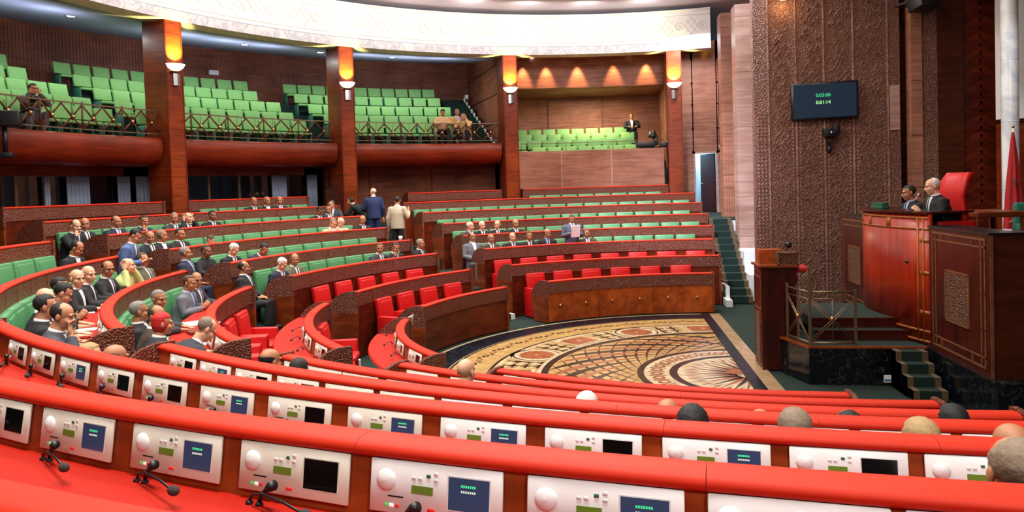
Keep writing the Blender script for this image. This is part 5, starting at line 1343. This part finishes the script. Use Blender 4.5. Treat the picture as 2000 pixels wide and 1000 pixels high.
sp_('near', 4, 266.16, 'ahead', 'head with sandy hair from behind in the near block', suit='navy', hair=('full', 'sandy'), skin='light', dz=-0.01)
sp_('near', 4, 267.9, 'ahead', 'dark balding head from behind close to the right edge', hair=('ring', 'dark'), skin='tan', dz=-0.02)
sp_('near', 5, 265.7, 'ahead', 'large greying head cut off by the right edge, near block', suit='brown', hair=('receding', 'greybrown'), skin='tan', dz=0.04)
sp_('near', 2, 249.42, 'ahead', 'bald pink head before the patterned floor, near block', suit='charcoal', hair=None, skin='light', dz=0.12)
sp_('near', 3, 242.1, 'ahead', 'black-haired head with bald crown left of the grey head, near block', hair=('ring', 'black'), skin='tan', dz=0.03)
sp_('near', 3, 243.38, 'read', 'dark grey head beside the bald crown, near block', suit='charcoal', hair=('full', 'dark'), skin='light', dz=-0.03)
sp_('near', 4, 234.6, 'right', 'brown-grey head turned right behind the curved rail at left', suit='charcoal', hair=('short', 'greybrown'), skin='light', dz=-0.05)
sp_('near', 4, 237.08, 'ahead', 'sandy blond head from behind low over the curved rail at left', suit='brown', hair=('full', 'sandy'), skin='light', dz=-0.1)
sp_('near', 4, 239.6, 'ahead', 'black head with bald spot from behind, beside the carved desk end', hair=('ring', 'black'), skin='tan', dz=-0.05)
# rostrum
person('clasp', Vector((2.86, .12, 1.60)), face(-1, -.05), 'presiding white-haired man in dark suit at the rostrum, seen in profile', suit='black', hair=('receding', 'white'), skin='light', tie='dark')
person('clasp', Vector((2.86, .98, 1.50)), face(-1, -.1), 'second man in dark suit behind the microphone at the rostrum', suit='black', hair=('full', 'dark'), skin='tan', shirt=SHIRTB)
# gallery
person('crouch', rad_at(C0, 13.95, 171.7, 4.27), face(.9, -.3), 'photographer in dark jacket crouching with a camera at the gallery railing, far left', suit='brown', trousers='grey', hair=('full', 'black'), skin='tan', bare=True)
def gal_person(R, a, z, pose, label, **kw): return person(pose, rad_at(C0, R - .04, a, z), RAD(a) - PI / 2, label, **kw)
gal_person(14.3, 121.6, 4.27, 'read', 'person in peach jacket reading a white sheet in the gallery front row', suit='peach', hair=('full', 'dark'), skin='tan', bare=True)
gal_person(14.3, 119.4, 4.27, 'ahead', 'man in tan jacket seated at the right end of the gallery front row', suit='tan', trousers='grey', hair=('short', 'brown'), skin='tan', tie=None, shirt=SHIRTB)
person('crouch', rad_at(C0, 13.75, 118.4, 4.27), face(-.2, -1), 'person in patterned yellow clothes crouching behind the gallery railing', suit='pattern', trousers='black', hair=('full', 'dark'), skin='mid', bare=True)
gal_person(16.3, 94.2, 4.2, 'ahead', 'man in black suit sitting alone in the small gallery top row', hair=('short', 'dark'), skin='tan', tie=None)
# sheets, cups and gear that people use
def sheet(nm, label, loc, rz, sx, sy, mat=PAPER, th=.006, tilt=0):
    o = MB().box((-sx / 2, -sy / 2, 0), (sx / 2, sy / 2, th)).build(nm, mat); o.location = loc; o.rotation_euler = (tilt, 0, rz); tag(o, label, 'folder' if nm == 'folder' else 'paper'); return o
sheet('paper', 'white sheet held up by the standing reader', Vector((-2.91, 7.26, FW[2] + 1.06)), .3, .22, .012, th=.30, tilt=.25)
sheet('paper', 'white printed sheet on the desk before the thin man in the left block', Vector((-8.53, -3.29, ZW[3] - .225)), .6, .30, .22)
sheet('paper', 'small white paper on the desk beside the carved end at lower left', Vector((-7.62, -4.34, ZW[3] - .225)), .2, .22, .16)
sheet('paper', 'broad spread of white papers on the third desk row of the left block', Vector((-7.40, -2.50, ZW[2] - .225)), .75, .42, .34, th=.012)
sheet('folder', 'red-brown folder lying among the papers on the third desk row', Vector((-7.02, -3.10, ZW[2] - .225)), .85, .34, .20, plain('folder_brown', srgb(120, 40, 22), .5), .03)
sheet('paper', 'white papers nearest the carved end of the third desk row', Vector((-6.62, -3.70, ZW[2] - .225)), .9, .36, .28, th=.01)
sheet('paper', 'white sheet on the red desk right of the man holding a pen', Vector((-8.07, -1.14, ZW[2] - .225)), .2, .26, .16)
sheet('paper', 'white paper on the desk before the dark-suited man facing the leaning man', rad_at(C0, 10.787 + .34, 141.6, ZW[5] - .225), .5, .28, .2)
o = MB().lathe([(.001, 0), (.035, 0), (.045, .10), (.04, .10), (.032, .01), (.001, .01)], (0, 0, 0), 0, 16).build('paper_cup', PAPER); o.location = rad_at(C0, RW[3] + .04, 142.6, ZW[3] + .001); tag(o, 'white paper cup on the rail below the man in beige jacket', 'cup')
e = empty('photo_camera', rad_at(C0, 13.80, 171.7, 5.02) + Vector((.16, -.12, 0)), face(.9, -.3)); tag(e, 'black photo camera held to the face of the crouching photographer', 'camera')
MB().rbox((-.07, -.02, -.05), (.07, .05, .05), .012).build('body', BLACK, e); MB().lathe([(.001, 0), (.035, 0), (.04, .12), (.001, .12)], (0, 0, 0), 0, 14).build('lens', BLACK, e).rotation_euler = (PI / 2, 0, 0)
e = empty('video_camera', rad_at(C0, 13.12, 177.2, 4.16), RAD(-60)); tag(e, 'black video camera on a clamp at the gallery edge, far left of the photo', 'camera')
MB().rbox((-.13, -.3, .16), (.13, .28, .46), .03).build('body', BLACK, e); MB().lathe([(.001, 0), (.08, 0), (.09, .16), (.001, .16)], (0, -.3, .31), 0, 16).build('lens', BLACK, e)
MB().rbox((-.19, -.1, .30), (-.13, .16, .44), .01).build('side_screen', SCRB, e); MB().tube([(0, 0, -.34), (0, 0, .18)], .045).build('pole', BLACK, e); MB().rbox((-.14, -.1, -.42), (.14, .12, -.32), .02).build('clamp', BLACK, e)
MB().tube([(.0, .25, .42), (.1, .45, .5), (.16, .6, .46)], .02).build('pan_handle', BLACK, e)
